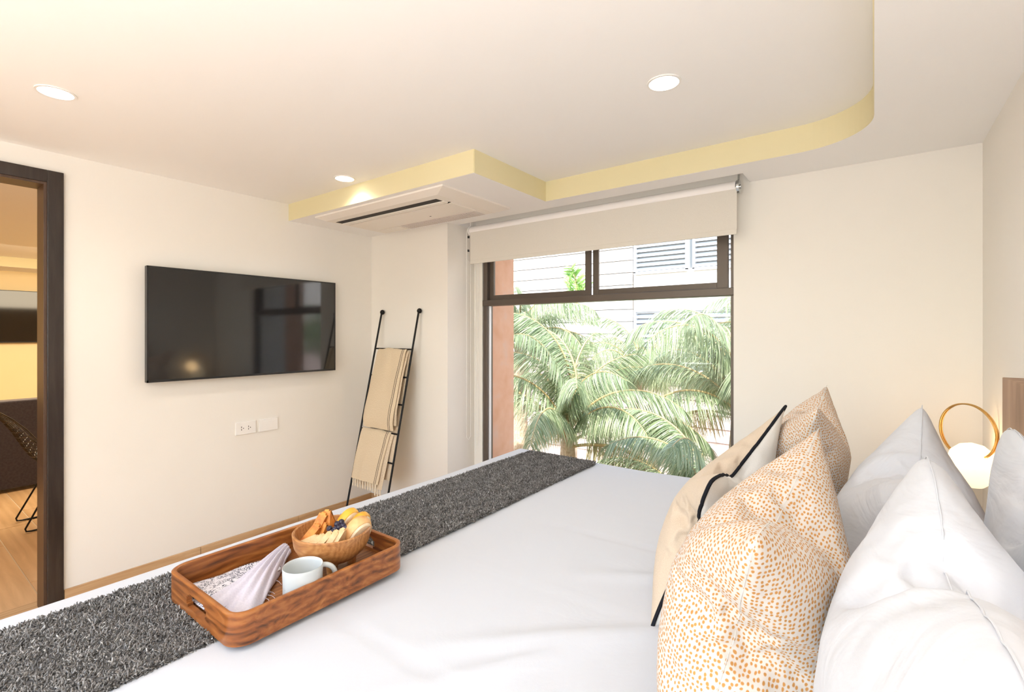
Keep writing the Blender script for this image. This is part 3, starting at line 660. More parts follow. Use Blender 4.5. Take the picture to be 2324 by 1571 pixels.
# charcoal boucle runner
t = thing('bed_runner', (-1.43, 1.2, ZB), 'charcoal boucle runner laid across the foot of the bed', 'bed runner')
RX0, RX1, RY0, RY1 = -1.608, -1.195, .055, 2.345
boxo('backing', 'yarnbase', (RX0, RX1, RY0, RY1, ZB-.002, ZB+.014), t, bev=.004)
def pile():
    rng = np.random.RandomState(3); n = 62000
    x = rng.uniform(RX0, RX1, n); y = rng.uniform(RY0, RY1, n); z = np.full(n, ZB+.013)
    m2 = 8500   # along the edges
    k = rng.randint(0, 4, m2); e = rng.uniform(0, 1, m2)
    L = np.where(rng.uniform(0, 1, m2) < .45, 0, 1)
    ex = np.where(L == 0, RX1, RX0); ey = RY0+(RY1-RY0)*e
    end = rng.uniform(0, 1, m2) < .14; ex = np.where(end, RX0+(RX1-RX0)*e, ex); ey = np.where(end, RY1, ey)
    ez = ZB + rng.uniform(0.003, .014, m2)
    x = np.r_[x, ex]; y = np.r_[y, ey]; z = np.r_[z, ez]; n = len(x)
    inside = np.r_[np.ones(n-m2), np.zeros(m2)]
    az = rng.uniform(0, 2*PI, n); lean = rng.uniform(.3, 1.25, n); ln = rng.uniform(.0055, .0105, n); w = rng.uniform(.0011, .0021, n)
    d = np.c_[np.cos(az)*np.sin(lean), np.sin(az)*np.sin(lean), np.cos(lean)]
    ed = inside == 0; outx = np.where(np.abs(x-RX1) < .001, 1, np.where(np.abs(x-RX0) < .001, -1, 0)); outy = (np.abs(y-RY1) < .001)*1.0
    d[ed, 0] += outx[ed]*.9; d[ed, 1] += outy[ed]*1.0; d[ed, 2] *= .5; d /= np.linalg.norm(d, axis=1)[:, None]
    s1 = np.cross(d, np.array([0, 0, 1.0]) + rng.normal(0, .2, (n, 3))); s1 /= np.linalg.norm(s1, axis=1)[:, None]; s2 = np.cross(d, s1)
    B = np.c_[x, y, z]; curl = rng.normal(0, .35, (n, 2))
    V = np.empty((n, 10, 3))
    for r_, (f_, ww) in enumerate(((0, .8), (.5, 1.15), (.95, .9))):
        c = B + d*(ln*f_)[:, None] + (s1*curl[:, :1]+s2*curl[:, 1:])*(ln*f_*f_)[:, None]
        for q in range(3):
            a = 2*PI*q/3; V[:, r_*3+q] = c + (s1*math.cos(a)+s2*math.sin(a))*(w*ww)[:, None]
    V[:, 9] = B + d*(ln*1.12)[:, None] + (s1*curl[:, :1]+s2*curl[:, 1:])*(ln)[:, None]
    F = []
    for r_ in range(2):
        for q in range(3): a, b = r_*3+q, r_*3+(q+1) % 3; F += [(a, b, b+3), (a, b+3, a+3)]
    for q in range(3): F.append((6+q, 6+(q+1) % 3, 9))
    F = np.array(F); A = (F[None]+(np.arange(n)*10)[:, None, None]).reshape(-1, 3)
    me = bpy.data.meshes.new('pile'); me.vertices.add(n*10); me.vertices.foreach_set('co', (V - np.array([-1.43, 1.2, ZB])).ravel())
    me.loops.add(A.size); me.loops.foreach_set('vertex_index', A.ravel()); me.polygons.add(len(A))
    me.polygons.foreach_set('loop_start', np.arange(len(A))*3)
    me.polygons.foreach_set('use_smooth', np.ones(len(A), bool)); me.update(calc_edges=True)
    tone = np.clip(rng.beta(1.7, 2.2, n) + .10*np.sin(x*60+2*np.sin(y*23))*np.sin(y*50), 0, 1); tone = np.where(rng.uniform(0, 1, n) < .015, 1.0, tone*.92)
    at = me.attributes.new('tone', 'FLOAT', 'POINT'); at.data.foreach_set('value', np.repeat(tone, 10))
    me.materials.append(M['yarn']); o = bpy.data.objects.new('pile', me); COL.objects.link(o); o.parent = t; tag(o, kind='stuff')
pile()

# headboard
t = thing('headboard', (.33, 1.0, 0), 'brown wood panel headboard fixed to the wall behind the pillows', 'headboard')
for k in range(4): boxo('panel', 'headwood', (.30, XR-.001, -.58+k*.645, -.58+(k+1)*.645-.004, .0, 1.272), t, bev=.002)

# ------------------------------------------------------------------ pillows (cloth inflated once, then frozen)
def inflate(w, h, n, press, shrink, frames, seed, noise=.0015):
    nx = n; ny = int(n*h/w); vs = []; idx = {}; uv = []
    rng = np.random.RandomState(seed)
    for s in (1, -1):
        for i in range(nx+1):
            for j in range(ny+1):
                edge_ = i in (0, nx) or j in (0, ny)
                if edge_ and s == -1: idx[(s, i, j)] = idx[(1, i, j)]; continue
                idx[(s, i, j)] = len(vs); u = i/nx*2-1; v = j/ny*2-1
                vs.append((u*w/2, v*h/2, 0 if edge_ else s*.012+rng.uniform(-noise, noise))); uv.append((i/nx*w, j/ny*h + (0 if s == 1 else .003)))
    fs = []
    for s in (1, -1):
        for i in range(nx):
            for j in range(ny):
                q = [idx[(s, i, j)], idx[(s, i+1, j)], idx[(s, i+1, j+1)], idx[(s, i, j+1)]]; fs.append(q if s == 1 else q[::-1])
    me = bpy.data.meshes.new('sim'); me.from_pydata(vs, [], fs); o = bpy.data.objects.new('sim', me); COL.objects.link(o)
    m = o.modifiers.new('c', 'CLOTH'); s = m.settings
    s.quality = 4; s.mass = .3; s.tension_stiffness = 15; s.compression_stiffness = 15; s.shear_stiffness = 5; s.bending_stiffness = .5
    s.use_pressure = True; s.uniform_pressure_force = press; s.shrink_min = shrink; s.effector_weights.gravity = 0
    m.point_cache.frame_end = frames
    for f_ in range(1, frames+1): S.frame_set(f_)
    ev = o.evaluated_get(bpy.context.evaluated_depsgraph_get()); co = np.empty(len(vs)*3); ev.data.vertices.foreach_get('co', co); co = co.reshape(-1, 3).copy()
    bpy.data.objects.remove(o); S.frame_set(1)
    co -= (co.max(0)+co.min(0))/2
    loop = [idx[(1, i, 0)] for i in range(nx)] + [idx[(1, nx, j)] for j in range(ny)] + [idx[(1, i, ny)] for i in range(nx, 0, -1)] + [idx[(1, 0, j)] for j in range(ny, 0, -1)]
    half = len(fs)//2
    return co, fs, uv, loop, half
SQ = inflate(.62, .62, 46, 3.2, -.04, 32, 1)
RC = inflate(.72, .50, 50, 3.2, -.03, 32, 2)
def norm(A, w, h, th):
    co = A[0].copy(); e = co.max(0)-co.min(0); return co*np.array([w/e[0], h/e[1], th/e[2]])
def pillow(name, A, w, h, th, c, lean, yaw, roll, mats, label, group=None, squash=0.0, bend=0.0, sag=0.0, pipe=False, flip=False, cat='pillow', pinch=0.0, sc_uv=1.0, shear=0.0, pull=0.0, wr=0.0):
    """c = centre of the bottom edge. local x = width (towards the window), y = up, z = normal facing the foot"""
    co = norm(A, w, h, th); x, y, z = co[:, 0], co[:, 1], co[:, 2]
    if flip: x = -x
    if wr:
        q = 50*(y*.75 + .35*x + .05*np.sin(9*x+2) + .035*np.sin(17*x-11*y)); mk = np.clip(.35+.65*np.sin(5*x+4*y+1)*np.cos(7*y-3*x), 0, 1)*np.clip(1-(2*x/w)**8, 0, 1)
        z = z + np.sign(z)*wr*np.sin(q)*mk*np.minimum(1, np.abs(z)/(.15*th)); z = z + np.sign(z)*wr*.5*np.sin(31*(x*.9-y*.5)+2*np.sin(8*y))*np.minimum(1, np.abs(z)/(.15*th))
    v = y/h + .5                                  # 0 bottom .. 1 top
    z = z*(1 + squash*(0.5 - v)*1.6)              # fatter below
    z = z + bend*((v-.5)**2)*4*th*.5
    y = y - pull*np.abs(2*x/w)**5*np.clip(v, 0, 1)**4
    y = y + shear*(x/w-.5)*np.clip(v, 0, 1)
    y = y - sag*np.cos(np.clip(x/w, -.5, .5)*PI)**1.5*v
    z = z*(1 - pinch*np.abs(2*x/w)**3*v)
    y = np.maximum(y + h/2, 0.0 + .02*np.abs(z)/th)
    cl, sl = math.cos(lean), math.sin(lean)
    # up axis leans towards +X ; normal z -> -X
    X = y*sl - z*cl; Z = y*cl + z*sl; Y = x
    cr, sr = math.cos(roll), math.sin(roll); Y, Z = Y*cr - Z*sr, Y*sr + Z*cr
    cy_, sy_ = math.cos(yaw), math.sin(yaw); X, Y = X*cy_ - Y*sy_, X*sy_ + Y*cy_
    P = np.c_[X, Y, Z]; P[:, 2] -= P[:, 2].min()
    t = thing(name, c, label, cat, group)
    me = bpy.data.meshes.new('cover'); me.from_pydata([tuple(p) for p in P], [], A[1])
    if not isinstance(mats, (list, tuple)): mats = [mats]
    for q in mats: me.materials.append(M[q])
    if len(mats) > 1: me.polygons.foreach_set('material_index', [0]*A[4]+[1]*A[4])
    me.polygons.foreach_set('use_smooth', [True]*len(A[1]))
    l = me.uv_layers.new(name='UVMap'); li = np.empty(len(me.loops), int); me.loops.foreach_get('vertex_index', li); l.data.foreach_set('uv', (np.array(A[2])*sc_uv)[li].ravel())
    o = bpy.data.objects.new('cover', me); COL.objects.link(o); o.parent = t
    sb = o.modifiers.new('s', 'SUBSURF'); sb.levels = 1; sb.render_levels = 1
    # seam
    lp = P[A[3]]; mb = MB(); ctr = P.mean(0)
    rr = .0042 if pipe else (.0005 if mats[0] == 'dots' else .0010)
    mb.tube([tuple(p + (p-ctr)/np.linalg.norm(p-ctr)*.001) for p in lp], rr, 6, closed=True)
    so_ = mb.build('piping' if pipe else 'seam', 'piping' if pipe else ('creamback' if mats[0] == 'dots' else mats[0]), t, local=True)
    if pipe: tag(so_, 'black corded piping')
    return t
ZP = ZB + .004
pillow('pillow', SQ, .66, .50, .27, (-.228, .96, ZP), .26, 0.0, .0, 'dots', 'near ochre-dotted pillow, largest in the foreground', 'ochre dotted pillows', squash=.15, shear=.03)
pillow('pillow', SQ, .66, .52, .25, (-.25, 1.80, ZP), .24, 0.03, .0, 'dots', 'farther ochre-dotted pillow behind the piped cushion', 'ochre dotted pillows', squash=.15, flip=True)
pillow('cushion', SQ, .60, .51, .20, (-.415, 1.38, ZP), .36, -0.04, .0, ['cream', 'creamback'], 'cream cushion edged in black piping, leaning on the dotted pillows', None, squash=.3, bend=-.1, pipe=True, cat='cushion', sag=.02, shear=.10)
pillow('pillow', RC, .78, .52, .25, (.062, .72, ZP), .02, 0.0, .0, 'linen', 'plain white pillow closest to the camera at the right edge', 'plain white pillows', squash=.10, sag=-.02, pull=.045, wr=.0042)
pillow('pillow', RC, .64, .51, .30, (.025, 1.50, ZP), .17, 0.0, .0, 'linen', 'plain white pillow with the tall peak beside the brass lamp', 'plain white pillows', squash=.15, flip=True, pull=.01, wr=.0038, shear=.10)
pillow('pillow', RC, .86, .55, .14, (.215, 1.06, ZP), .02, 0.0, .0, 'linen', 'plain white pillow at the back against the wood headboard', 'plain white pillows', squash=.1, pull=.09, wr=.002)

# ------------------------------------------------------------------ bedside table and lamp
t = thing('bedside_table', (.19, 2.60, 0), 'small wooden bedside table beyond the bed', 'bedside table')
boxo('top', 'headwood', (.02, .355, 2.45, 2.77, .53, .55), t, bev=.003); boxo('drawer', 'headwood', (.03, .35, 2.46, 2.76, .38, .53), t, bev=.003)
for (x, y) in ((.04, 2.47), (.04, 2.75), (.34, 2.47), (.34, 2.75)): boxo('leg', 'headwood', (x-.012, x+.012, y-.012, y+.012, 0, .38), t)
LC = Vector((.285, 2.53, 0)); hd = Vector((.63, -.77, 0)).normalized()
t = thing('table_lamp', (LC.x, LC.y, .55), 'brass hoop table lamp with warm glass globe behind the white pillows', 'lamp')
MB().lathe([(.001, .55), (.07, .55), (.07, .56), (.012, .566), (.008, .58), (.008, .82)], (LC.x, LC.y, 0), 28).build('base', 'brass', t)
for k, dd in enumerate((-.004, .004)):
    mb = MB(); nrm = Vector((hd.y, -hd.x, 0))*dd
    mb.tube([LC + nrm + hd*.110*math.cos(a) + Vector((0, 0, 1.025 + .105*math.sin(a))) for a in [2*PI*i/48 for i in range(48)]], .0030, 8, closed=True); mb.build('hoop', 'brass', t)
MB().lathe([(.004, .815), (.035, .82), (.062, .845), (.075, .885), (.074, .91), (.062, .95), (.036, .975), (.004, .984)], (LC.x+.012, LC.y, 0), 28).build('globe', 'globe', t)
MB().tube([(LC.x, LC.y, .82), (LC.x, LC.y, .93)], .005).build('stem', 'brass', t)
lamp('lamp_bulb', 'POINT', (LC.x-.03, LC.y-.08, 1.0), 0.8, (1, .66, .32), shadow_soft_size=.06).parent = None

# ------------------------------------------------------------------ tray and breakfast
TX0, TX1, TY0, TY1, TZ, TH = -1.478, -1.098, .478, .960, ZB+.018, .072
def rrect(x0, x1, y0, y1, r, n=8):
    P = []
    for (cx, cy, a0) in ((x1-r, y1-r, 0), (x0+r, y1-r, PI/2), (x0+r, y0+r, PI), (x1-r, y0+r, 3*PI/2)):
        for k in range(n+1): a = a0+PI/2*k/n; P.append((cx+r*math.cos(a), cy+r*math.sin(a)))
    return P
t = thing('serving_tray', (-1.288, .72, TZ), 'rectangular acacia wood serving tray with cut-out handles', 'tray')
# wall: ring extruded upwards, with handle slots at the two short ends
def tray_wall():
    th = .012; r = .045
    O = rrect(TX0, TX1, TY0, TY1, r); I = rrect(TX0+th, TX1-th, TY0+th, TY1-th, r-th)
    # insert handle stations along the short sides (constant y)
    def ins(P, yv, xs):
        out_ = []
        for i in range(len(P)):
            a, b = P[i], P[(i+1) % len(P)]; out_.append(a)
            if abs(a[1]-yv) < 1e-6 and abs(b[1]-yv) < 1e-6 and abs(a[0]-b[0]) > .1:
                s_ = sorted(xs, reverse=a[0] > b[0]); out_ += [(x, yv) for x in s_]
        return out_
    xc = (TX0+TX1)/2; hx = [xc-.055, xc-.053, xc-.048, xc-.040, xc-.03, xc, xc+.03, xc+.040, xc+.048, xc+.053, xc+.055]
    O = ins(ins(O, TY0, hx), TY1, hx); I = ins(ins(I, TY0+th, hx), TY1-th, hx)
    n = len(O); zs = [TZ, TZ+.019, TZ+.026, TZ+.031, TZ+.037, TZ+.043, TZ+.048, TZ+.052, TZ+TH-.002, TZ+TH]
    hw = {TZ+.019: .040, TZ+.026: .053, TZ+.031: .055, TZ+.037: .055, TZ+.043: .053, TZ+.048: .048, TZ+.052: .040}
    vs = []; 
    for P, inn in ((O, 0), (I, 1)):
        for k, z in enumerate(zs):
            for (x, y) in P:
                if k == len(zs)-1:
                    cx = (TX0+TX1)/2; cyy = (TY0+TY1)/2; s_ = .0025*(-1 if inn else 1)
                    x -= s_*(1 if x > cx else -1)*(1 if abs(x-cx) > .1 else 0); y -= s_*(1 if y > cyy else -1)*(1 if abs(y-cyy) > .2 else 0)
                vs.append((x, y, z))
    K = n*len(zs); fs = []
    def hole(i, k):
        a, b = O[i], O[(i+1) % n]; mx_ = (a[0]+b[0])/2
        if not ((abs(a[1]-TY0) < 1e-6 and abs(b[1]-TY0) < 1e-6) or (abs(a[1]-TY1) < 1e-6 and abs(b[1]-TY1) < 1e-6)): return False
        if k < 1 or k > 6: return False
        zm = (zs[k]+zs[k+1])/2; lim = .055 if 2 <= k <= 4 else (.050 if k == 1 or k == 5 else .041)
        return abs(mx_-xc) < lim
    for k in range(len(zs)-1):
        for i in range(n):
            j = (i+1) % n
            if hole(i, k): 
                # rim faces towards non-hole neighbours
                if not hole(i, k-1): fs.append((k*n+i, k*n+j, K+k*n+j, K+k*n+i))
                if not hole(i, k+1): fs.append(((k+1)*n+i, K+(k+1)*n+i, K+(k+1)*n+j, (k+1)*n+j))
                if not hole((i-1) % n, k): fs.append((k*n+i, K+k*n+i, K+(k+1)*n+i, (k+1)*n+i))
                if not hole(j, k): fs.append((k*n+j, (k+1)*n+j, K+(k+1)*n+j, K+k*n+j))
                continue
            fs.append((k*n+i, k*n+j, (k+1)*n+j, (k+1)*n+i)); fs.append((K+k*n+i, K+(k+1)*n+i, K+(k+1)*n+j, K+k*n+j))
    per = np.r_[0, np.cumsum([math.dist(O[i], O[(i+1) % n]) for i in range(n)])][:n]
    uv_ = [(per[i], z) for _ in (0, 1) for z in zs for i in range(n)]
    k = len(zs)-1
    for i in range(n): j = (i+1) % n; fs.append((k*n+i, k*n+j, K+k*n+j, K+k*n+i)); fs.append((i, K+i, K+j, j))
    mb = MB(); mb.add(vs, fs, True); return mb.build('side_rim', 'trayrim', t, uv=uv_)
tray_wall()
fb = MB(); prism(fb, rrect(TX0+.006, TX1-.006, TY0+.006, TY1-.006, .038), TZ, TZ+.010); fb.build('tray_floor', 'traywood', t)
TF = TZ + .010
# mug and coaster
MC = Vector((-1.152, .668, TF))
tag(MB().lathe([(.001, 0), (.047, 0), (.048, .002), (.047, .004), (.001, .004)], (MC.x-.010, MC.y-.014, TF), 32, cap=False).build('coaster', 'cork'), 'small round straw coaster under the pale mug', 'coaster')
t = thing('mug', (MC.x, MC.y, TF+.004), 'speckled pale grey ceramic mug on the tray', 'mug')
MB().lathe([(.001, 0), (.042, 0), (.0455, .004), (.0462, .012), (.0465, .05), (.0475, .078), (.0478, .084), (.0468, .0865), (.0452, .085), (.0445, .078), (.0435, .03), (.040, .008), (.001, .006)], (MC.x, MC.y, TF+.004), 48, cap=False).build('cup', 'ceramic', t)
hdv = Vector((.35, .94, 0)).normalized(); P = []
for a in [.06 + (PI-.10)*k/16 for k in range(17)]:
    P.append(Vector((MC.x, MC.y, TF+.048)) + hdv*(.044 + .034*math.sin(a)) + Vector((0, 0, .031*math.cos(a))))
hb = MB(); 
for q in range(1): hb.tube(P, .0065, 10)
hb.build('handle', 'ceramic', t)
# napkin
t = thing('napkin', (-1.33, .62, TF), 'white printed cloth napkin folded beside the mug', 'napkin')
def patch(c00, c10, c11, c01, n=26, amp=.003, seed=1, thick=.0):
    rng = np.random.RandomState(seed); vs = []; fs = []; c = [np.array(q, float) for q in (c00, c10, c11, c01)]; ph = rng.uniform(0, 6, 6)
    for i in range(n+1):
        for j in range(n+1):
            u, v = i/n, j/n; p = c[0]*(1-u)*(1-v)+c[1]*u*(1-v)+c[2]*u*v+c[3]*(1-u)*v
            p = p + np.array([0, 0, amp*(math.sin(v*7+ph[0])*math.sin(u*5+ph[1])+.5*math.sin(u*13+v*9+ph[2]))]); vs.append(p)
    for i in range(n):
        for j in range(n): fs.append((i*(n+1)+j, (i+1)*(n+1)+j, (i+1)*(n+1)+j+1, i*(n+1)+j+1))
    return vs, fs
mb = MB(); mb.add(*patch((-1.440, .500, TF+.012), (-1.425, .760, TF+.008), (-1.32, .70, TF+.016), (-1.235, .505, TF+.018), amp=.0035, seed=1), smooth=True)
o = mb.build('printed_layer', 'napkin', t); s_ = o.modifiers.new('s', 'SOLIDIFY'); s_.thickness = .003
mb = MB(); mb.add(*patch((-1.452, .497, TF+.004), (-1.42, .72, TF+.004), (-1.31, .66, TF+.005), (-1.25, .498, TF+.005), amp=.002, seed=4), smooth=True)
o = mb.build('printed_layer', 'napkin', t); s_ = o.modifiers.new('s', 'SOLIDIFY'); s_.thickness = .003
# plain fan: bunched ridges from a narrow tip to a wide end
tip = Vector((-1.430, .775, TF+.020)); A0 = Vector((-1.290, .515, TF+.022)); A1 = Vector((-1.150, .540, TF+.006))
vs = []; fs = []; nu, nv = 40, 56
for i in range(nu+1):
    u = i/nu
    for j in range(nv+1):
        v = j/nv; e = A0.lerp(A1, v); w = .028*(1-u)+0
        tp = tip + (A1-A0).normalized()*(v-.5)*.040
        p = tp.lerp(e, u)
        dome = math.sin(PI*v); rid = math.sin(v*PI*(11-4*u))*.0048*(1-.35*u)
        z = (.016+.012*math.sin(PI*min(1, u*1.05)))*dome**.6 + rid
        if u > .72:
            k = (u-.72)/.28; z += .016*k*math.sin(v*PI*2.6+.6); p = p + Vector((0, -.020*k*math.cos((v-.4)*3), 0))
        # curl of the round end
        vs.append((p.x, p.y, max(TF+.001, p.z+z-.006)))
for i in range(nu):
    for j in range(nv): fs.append((i*(nv+1)+j, i*(nv+1)+j+1, (i+1)*(nv+1)+j+1, (i+1)*(nv+1)+j))
mb = MB(); mb.add(vs, fs, True); o = mb.build('plain_fold', 'napplain', t); s_ = o.modifiers.new('s', 'SOLIDIFY'); s_.thickness = .002; tag(o, 'plain lilac-white bunched fold')
th_ = MB()
for k, (a, l) in enumerate(((-.3, .035), (.1, .03), (.5, .038), (.9, .025), (-.6, .03), (.3, .04))):
    b0 = A1.lerp(tip, (.05, .30, .34, .38, .42, .55)[k]); th_.tube([b0 + Vector((.006+l*s*math.cos(a), l*s*math.sin(a)+.004*math.sin(s*5), .004-.012*s)) - Vector((0, 0, b0.z-TF-.004)) for s in (0, .3, .6, 1)], .0006, 5)
tag(th_.build('loose_threads', 'napplain', t), kind='stuff')

# bowl with food
BC = Vector((-1.236, .806, TF)); rh = Vector((.54, .84, 0)).normalized(); fh = Vector((-.84, .54, 0)).normalized()
t = thing('wooden_bowl', (BC.x, BC.y, TF), 'round footed wooden bowl holding bread and berries', 'bowl')
prof = [(.001, .031), (.040, .033), (.070, .043), (.090, .061), (.101, .082), (.105, .108), (.106, .116), (.1035, .119), (.0985, .117), (.096, .105), (.090, .080), (.078, .064), (.055, .048), (.001, .042)]
MB().lathe(prof, tuple(BC), 64, cap=False).build('bowl_body', 'bowlwood', t)
for a in (1.50, 3.59, 5.69):
    c = BC + Vector((math.cos(a), math.sin(a), 0))*.060
    MB().lathe([(.0115, 0), (.0125, .002), (.016, .041)], tuple(c), 16).build('foot', 'bowlwood', t)
def bp(r, f, z): return BC + rh*r + fh*f + Vector((0, 0, z))
def wedge(w, h, th, round_=.3):
    """triangular thick slice, apex up, local x=width, z=height, y=thickness"""
    bm = bmesh.new(); n = 22; P = []
    tri = [(-w/2, 0), (w/2, 0), (0, h)]
    for k in range(3):
        a = Vector(tri[k-1]); b = Vector(tri[k]); c = Vector(tri[(k+1) % 3]); d1 = (a-b).normalized(); d2 = (c-b).normalized(); rr = round_*w*.5
        for s_ in (0, .25, .5, .75, 1): P.append((b+d1*rr)*(1-s_)**2 + b*2*s_*(1-s_) + (b+d2*rr)*s_**2)
    f0 = [bm.verts.new((p[0], -th/2, p[1])) for p in P]; f1 = [bm.verts.new((p[0], th/2, p[1])) for p in P]
    bm.faces.new(f0); bm.faces.new(f1[::-1])
    for i in range(len(P)): j = (i+1) % len(P); bm.faces.new((f0[j], f0[i], f1[i], f1[j]))
    bmesh.ops.bevel(bm, geom=[e for e in bm.edges if len({v.co.y > 0 for v in e.verts}) == 1], offset=th*.22, segments=2, affect='EDGES')
    mb = MB(); mb.bm(bm, True); return mb
def slab(w, h, th, mb=None):
    mb = MB(); n = 28; prof_ = [(.6, -th/2), (.9, -th*.42), (1, -th*.2), (1, th*.2), (.9, th*.42), (.6, th/2)]; vs = []; fs = []
    for r, z in prof_:
        for k in range(n): a = 2*PI*k/n; vs.append((r*w/2*math.cos(a), z, r*h/2*math.sin(a)+h/2))
    for i in range(5):
        for k in range(n): fs.append((i*n+k, (i+1)*n+k, (i+1)*n+(k+1) % n, i*n+(k+1) % n))
    fs += [tuple(range(n)), tuple(5*n+k for k in range(n))[::-1]]; mb.add(vs, fs, True); return mb
yaw_r = math.atan2(rh.y, rh.x)
def place(name, mb, mtl, r, f, z, label, cat, group, rz=0, rx=0, ry=0, side=None):
    o = mb.build(name, mtl); o.location = bp(r, f, z); o.rotation_mode = 'XYZ'
    o.matrix_world = Matrix.Translation(bp(r, f, z)) @ Matrix.Rotation(yaw_r+rz, 4, 'Z') @ Matrix.Rotation(ry, 4, 'Y') @ Matrix.Rotation(rx, 4, 'X')
    tag(o, label, cat, group)
    return o
def placem(name, mb, mtl, r, f, z, label, cat, group, ry, rz, rx=0, sc=1.0):
    o = mb.build(name, mtl); o.matrix_world = Matrix.Translation(bp(r, f, z)) @ Matrix.Rotation(yaw_r, 4, 'Z') @ Matrix.Rotation(ry, 4, 'Y') @ Matrix.Rotation(rz, 4, 'Z') @ Matrix.Rotation(rx, 4, 'X'); tag(o, label, cat, group); return o
G = 'toasted bread wedges at the back left of the bowl'
placem('bread_wedge', wedge(.066, .082, .024), 'toast', -.074, .014, .062, 'leftmost toasted bread wedge, low against the bowl rim', 'bread', G, .50, .8)
placem('bread_wedge', wedge(.066, .094, .026), 'toast', -.050, .032, .070, 'tall toasted bread wedge second from the left', 'bread', G, .32, .9)
placem('bread_wedge', wedge(.062, .092, .024), 'toast', -.004, .036, .074, 'pointed toasted bread wedge beside the yellow rolls', 'bread', G, -.12, 1.0)
placem('bread_wedge', wedge(.055, .070, .022), 'toast', -.028, .018, .066, 'short toasted bread wedge in front of the pointed one', 'bread', G, .12, .7)
G = 'pale toast slices along the front of the bowl'
for k, (r, f, w, h, rz, ry, lab) in enumerate(((-.088, -.008, .070, .066, .75, 1.00, 'pale toast slice lying lowest at far left of the row'), (-.066, -.030, .072, .068, .95, .80, 'pale toast slice second from left in the front row'), (-.042, -.044, .072, .072, 1.05, .62, 'pale toast slice in the middle of the front row'), (-.018, -.052, .072, .072, 1.15, .48, 'pale toast slice fourth from left in the front row'), (.006, -.052, .072, .072, .95, .36, 'pale toast slice nearest the big bun'))):
    placem('toast_slice', wedge(w, h, .015), 'slice', r, f, .072, lab, 'toast', G, ry, rz)
G = 'yellow glazed rolls at the back of the bowl'
def roll_thing(r, f, z, w, h, label, group, ry, rz, mtl='yellowroll', face='crumb', th=.022):
    t = thing('bread_roll', bp(r, f, z), label, 'bread roll', group)
    mw = Matrix.Rotation(yaw_r, 4, 'Z') @ Matrix.Rotation(ry, 4, 'Y') @ Matrix.Rotation(rz, 4, 'Z')
    o = slab(w, h, th).build('crust', mtl, t, local=True); o.matrix_local = mw
    mb = slab(w*.86, h*.86, th*.6); o = mb.build('cut_face', face, t, local=True); o.matrix_local = mw @ Matrix.Translation((0, -th*.32, h*.07))
    return t
roll_thing(.018, .054, .068, .072, .092, 'tallest yellow glazed roll at the back of the bowl', G, .50, .75, th=.028)
roll_thing(.052, .050, .062, .072, .084, 'second yellow roll tucked behind the big bun', G, .55, .75, th=.028)
roll_thing(.036, -.010, .060, .078, .098, 'big split white bun on the right side of the bowl', None, .62, .65, 'bun', 'crumb', .040)
G = 'blueberries heaped in the middle of the bowl'
rb = random.Random(2); bmesh_ = None
pos = [(-.008, -.010, .122), (.006, -.016, .120), (.018, -.014, .124), (.028, -.010, .126), (.012, -.004, .130), (.024, .002, .132), (.000, -.022, .116), (.034, -.018, .120), (.022, -.026, .116)]
for k, (r, f, z) in enumerate(pos):
    if bmesh_ is None:
        mb = MB(); mb.lathe([(.0005, -.0076), (.005, -.0066), (.0080, -.0025), (.0080, .0025), (.005, .0066), (.003, .0072), (.0024, .0058), (.0005, .0054)], (0, 0, 0), 14, cap=False); o = mb.build('blueberry', 'berry'); bmesh_ = o.data
    else: o = bpy.data.objects.new('blueberry', bmesh_); COL.objects.link(o)
    o.location = bp(r, f, z); o.rotation_euler = (rb.uniform(-1, 1), rb.uniform(-1, 1), rb.uniform(0, 3)); tag(o, 'dark blueberry in the small heap between toast slices and buns', 'blueberry', G)

# ------------------------------------------------------------------ lounge furniture
t = thing('sofa', (-6.55, .5, 0), 'long charcoal sofa seen from behind in the lounge', 'sofa')
boxo('back', 'sofa', (-6.26, -6.10, -1.2, 2.4, .03, .805), t, bev=.012)
boxo('seat', 'sofa', (-7.0, -6.26, -1.2, 2.4, .08, .42), t, bev=.03)
for yy in (-1.2, 2.25): boxo('arm', 'sofa', (-7.0, -6.26, yy, yy+.15, .08, .62), t, bev=.03)
for k in range(3): boxo('cushion', 'sofa', (-6.42, -6.27, -1.03+k*1.09, .04+k*1.09, .42, .77), t, bev=.04)
for (x, y) in ((-6.2, -1.1), (-6.2, 2.3), (-6.9, -1.1), (-6.9, 2.3)): boxo('leg', 'blackmetal', (x-.02, x+.02, y-.02, y+.02, 0, .08), t)

t = thing('wire_chair', (-4.93, .98, 0), 'black wire mesh chair with sled legs beyond the doorway', 'chair')
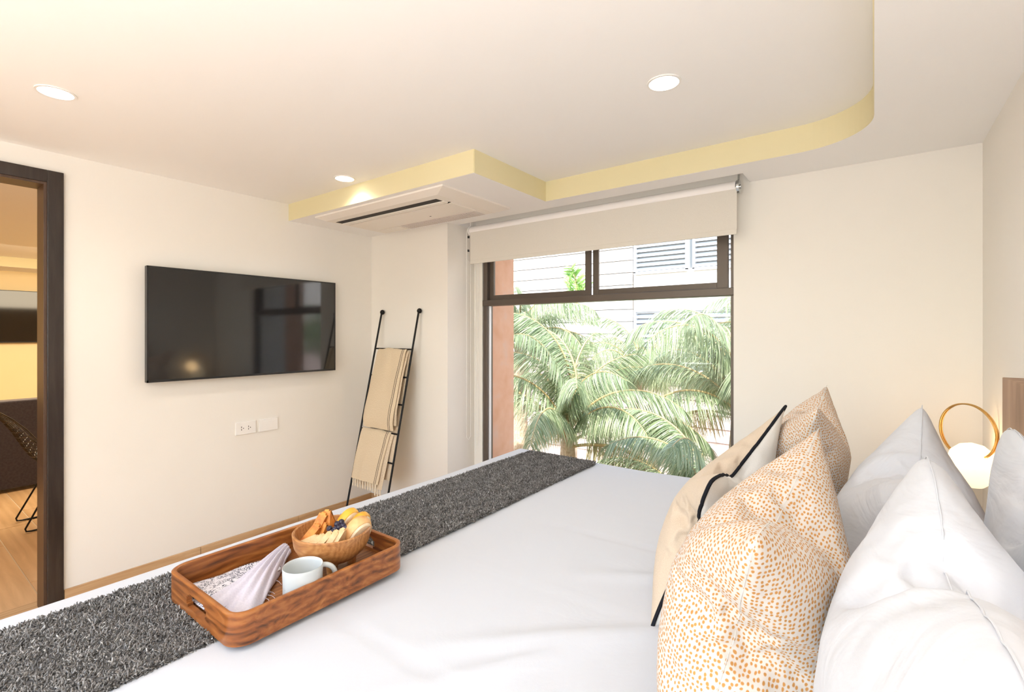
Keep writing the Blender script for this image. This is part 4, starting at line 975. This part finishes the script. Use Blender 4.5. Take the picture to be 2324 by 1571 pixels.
# profile (y, z) from the top of the back down to the seat front ; chair faces +Y
cx = -4.93
prof = [(.560, .835), (.600, .790), (.655, .700), (.70, .600), (.745, .510), (.80, .450), (.88, .425), (.98, .430), (1.08, .445), (1.15, .445), (1.185, .425)]
PP = np.array(prof); dd = np.r_[0, np.cumsum(np.hypot(*np.diff(PP, axis=0).T))]
def shell(s, u):
    """s 0..1 top to front, u -1..1 across"""
    q = s*dd[-1]; y = np.interp(q, dd, PP[:, 0]); z = np.interp(q, dd, PP[:, 1])
    half = np.interp(s, [0, .08, .25, .45, .6, .8, .95, 1], [.10, .155, .205, .225, .235, .235, .20, .16])
    lift = np.interp(s, [0, .3, .5, .7, 1], [.03, .07, .11, .08, .01])*abs(u)**2.2
    # lift pushes sides forward/up
    a = np.interp(s, [0, .35, .55, 1], [1.0, .8, .4, .0])
    return Vector((cx + half*u, y + lift*a, z + lift*(1-a*.6)))
wr = MB()
for k in range(-6, 7): wr.tube([shell(i/26, k/7) for i in range(27)], .0030, 5)
for k in range(1, 20): wr.tube([shell(k/20, -1+2*i/12) for i in range(13)], .0030, 5)
wr.build('wire_mesh', 'wire', t)
rimp = [shell(i/26, -1) for i in range(27)] + [shell(1, -1+2*i/10) for i in range(1, 10)] + [shell(1-i/26, 1) for i in range(27)] + [shell(0, 1-2*i/10) for i in range(1, 10)]
MB().tube(rimp, .0045, 8, closed=True).build('rim', 'wire', t)
pad = MB(); vs = []; fs = []
for i in range(13):
    for j in range(9):
        p = shell(.52+.40*i/12, -.8+1.6*j/8); vs.append((p.x, p.y, p.z+.012))
for i in range(12):
    for j in range(8): fs.append((i*9+j, (i+1)*9+j, (i+1)*9+j+1, i*9+j+1))
pad.add(vs, fs, True); o = pad.build('seat_pad', 'blackleather', t); s_ = o.modifiers.new('s', 'SOLIDIFY'); s_.thickness = .014; s_.offset = 1
for sx in (-1, 1):
    x = cx + .165*sx; xt = cx + .12*sx
    MB().tube([(xt, .90, .42), (cx+.15*sx, .83, .30), (x, .70, .03), (x, .705, .012), (x, .73, .008), (x, 1.17, .008), (x, 1.20, .012), (x, 1.205, .03), (cx+.15*sx, 1.08, .30), (xt, 1.0, .42)], .006, 8).build('sled_leg', 'blackmetal', t)
    MB().box(x-.008, x+.008, .76, .84, 0, .006).build('foot_glide', 'blackmetal', t)
MB().tube([(cx-.15, .83, .30), (cx, .80, .27), (cx+.15, .83, .30)], .004, 6).tube([(cx-.15, 1.08, .30), (cx+.15, 1.08, .30)], .004, 6).build('cross_brace', 'blackmetal', t)
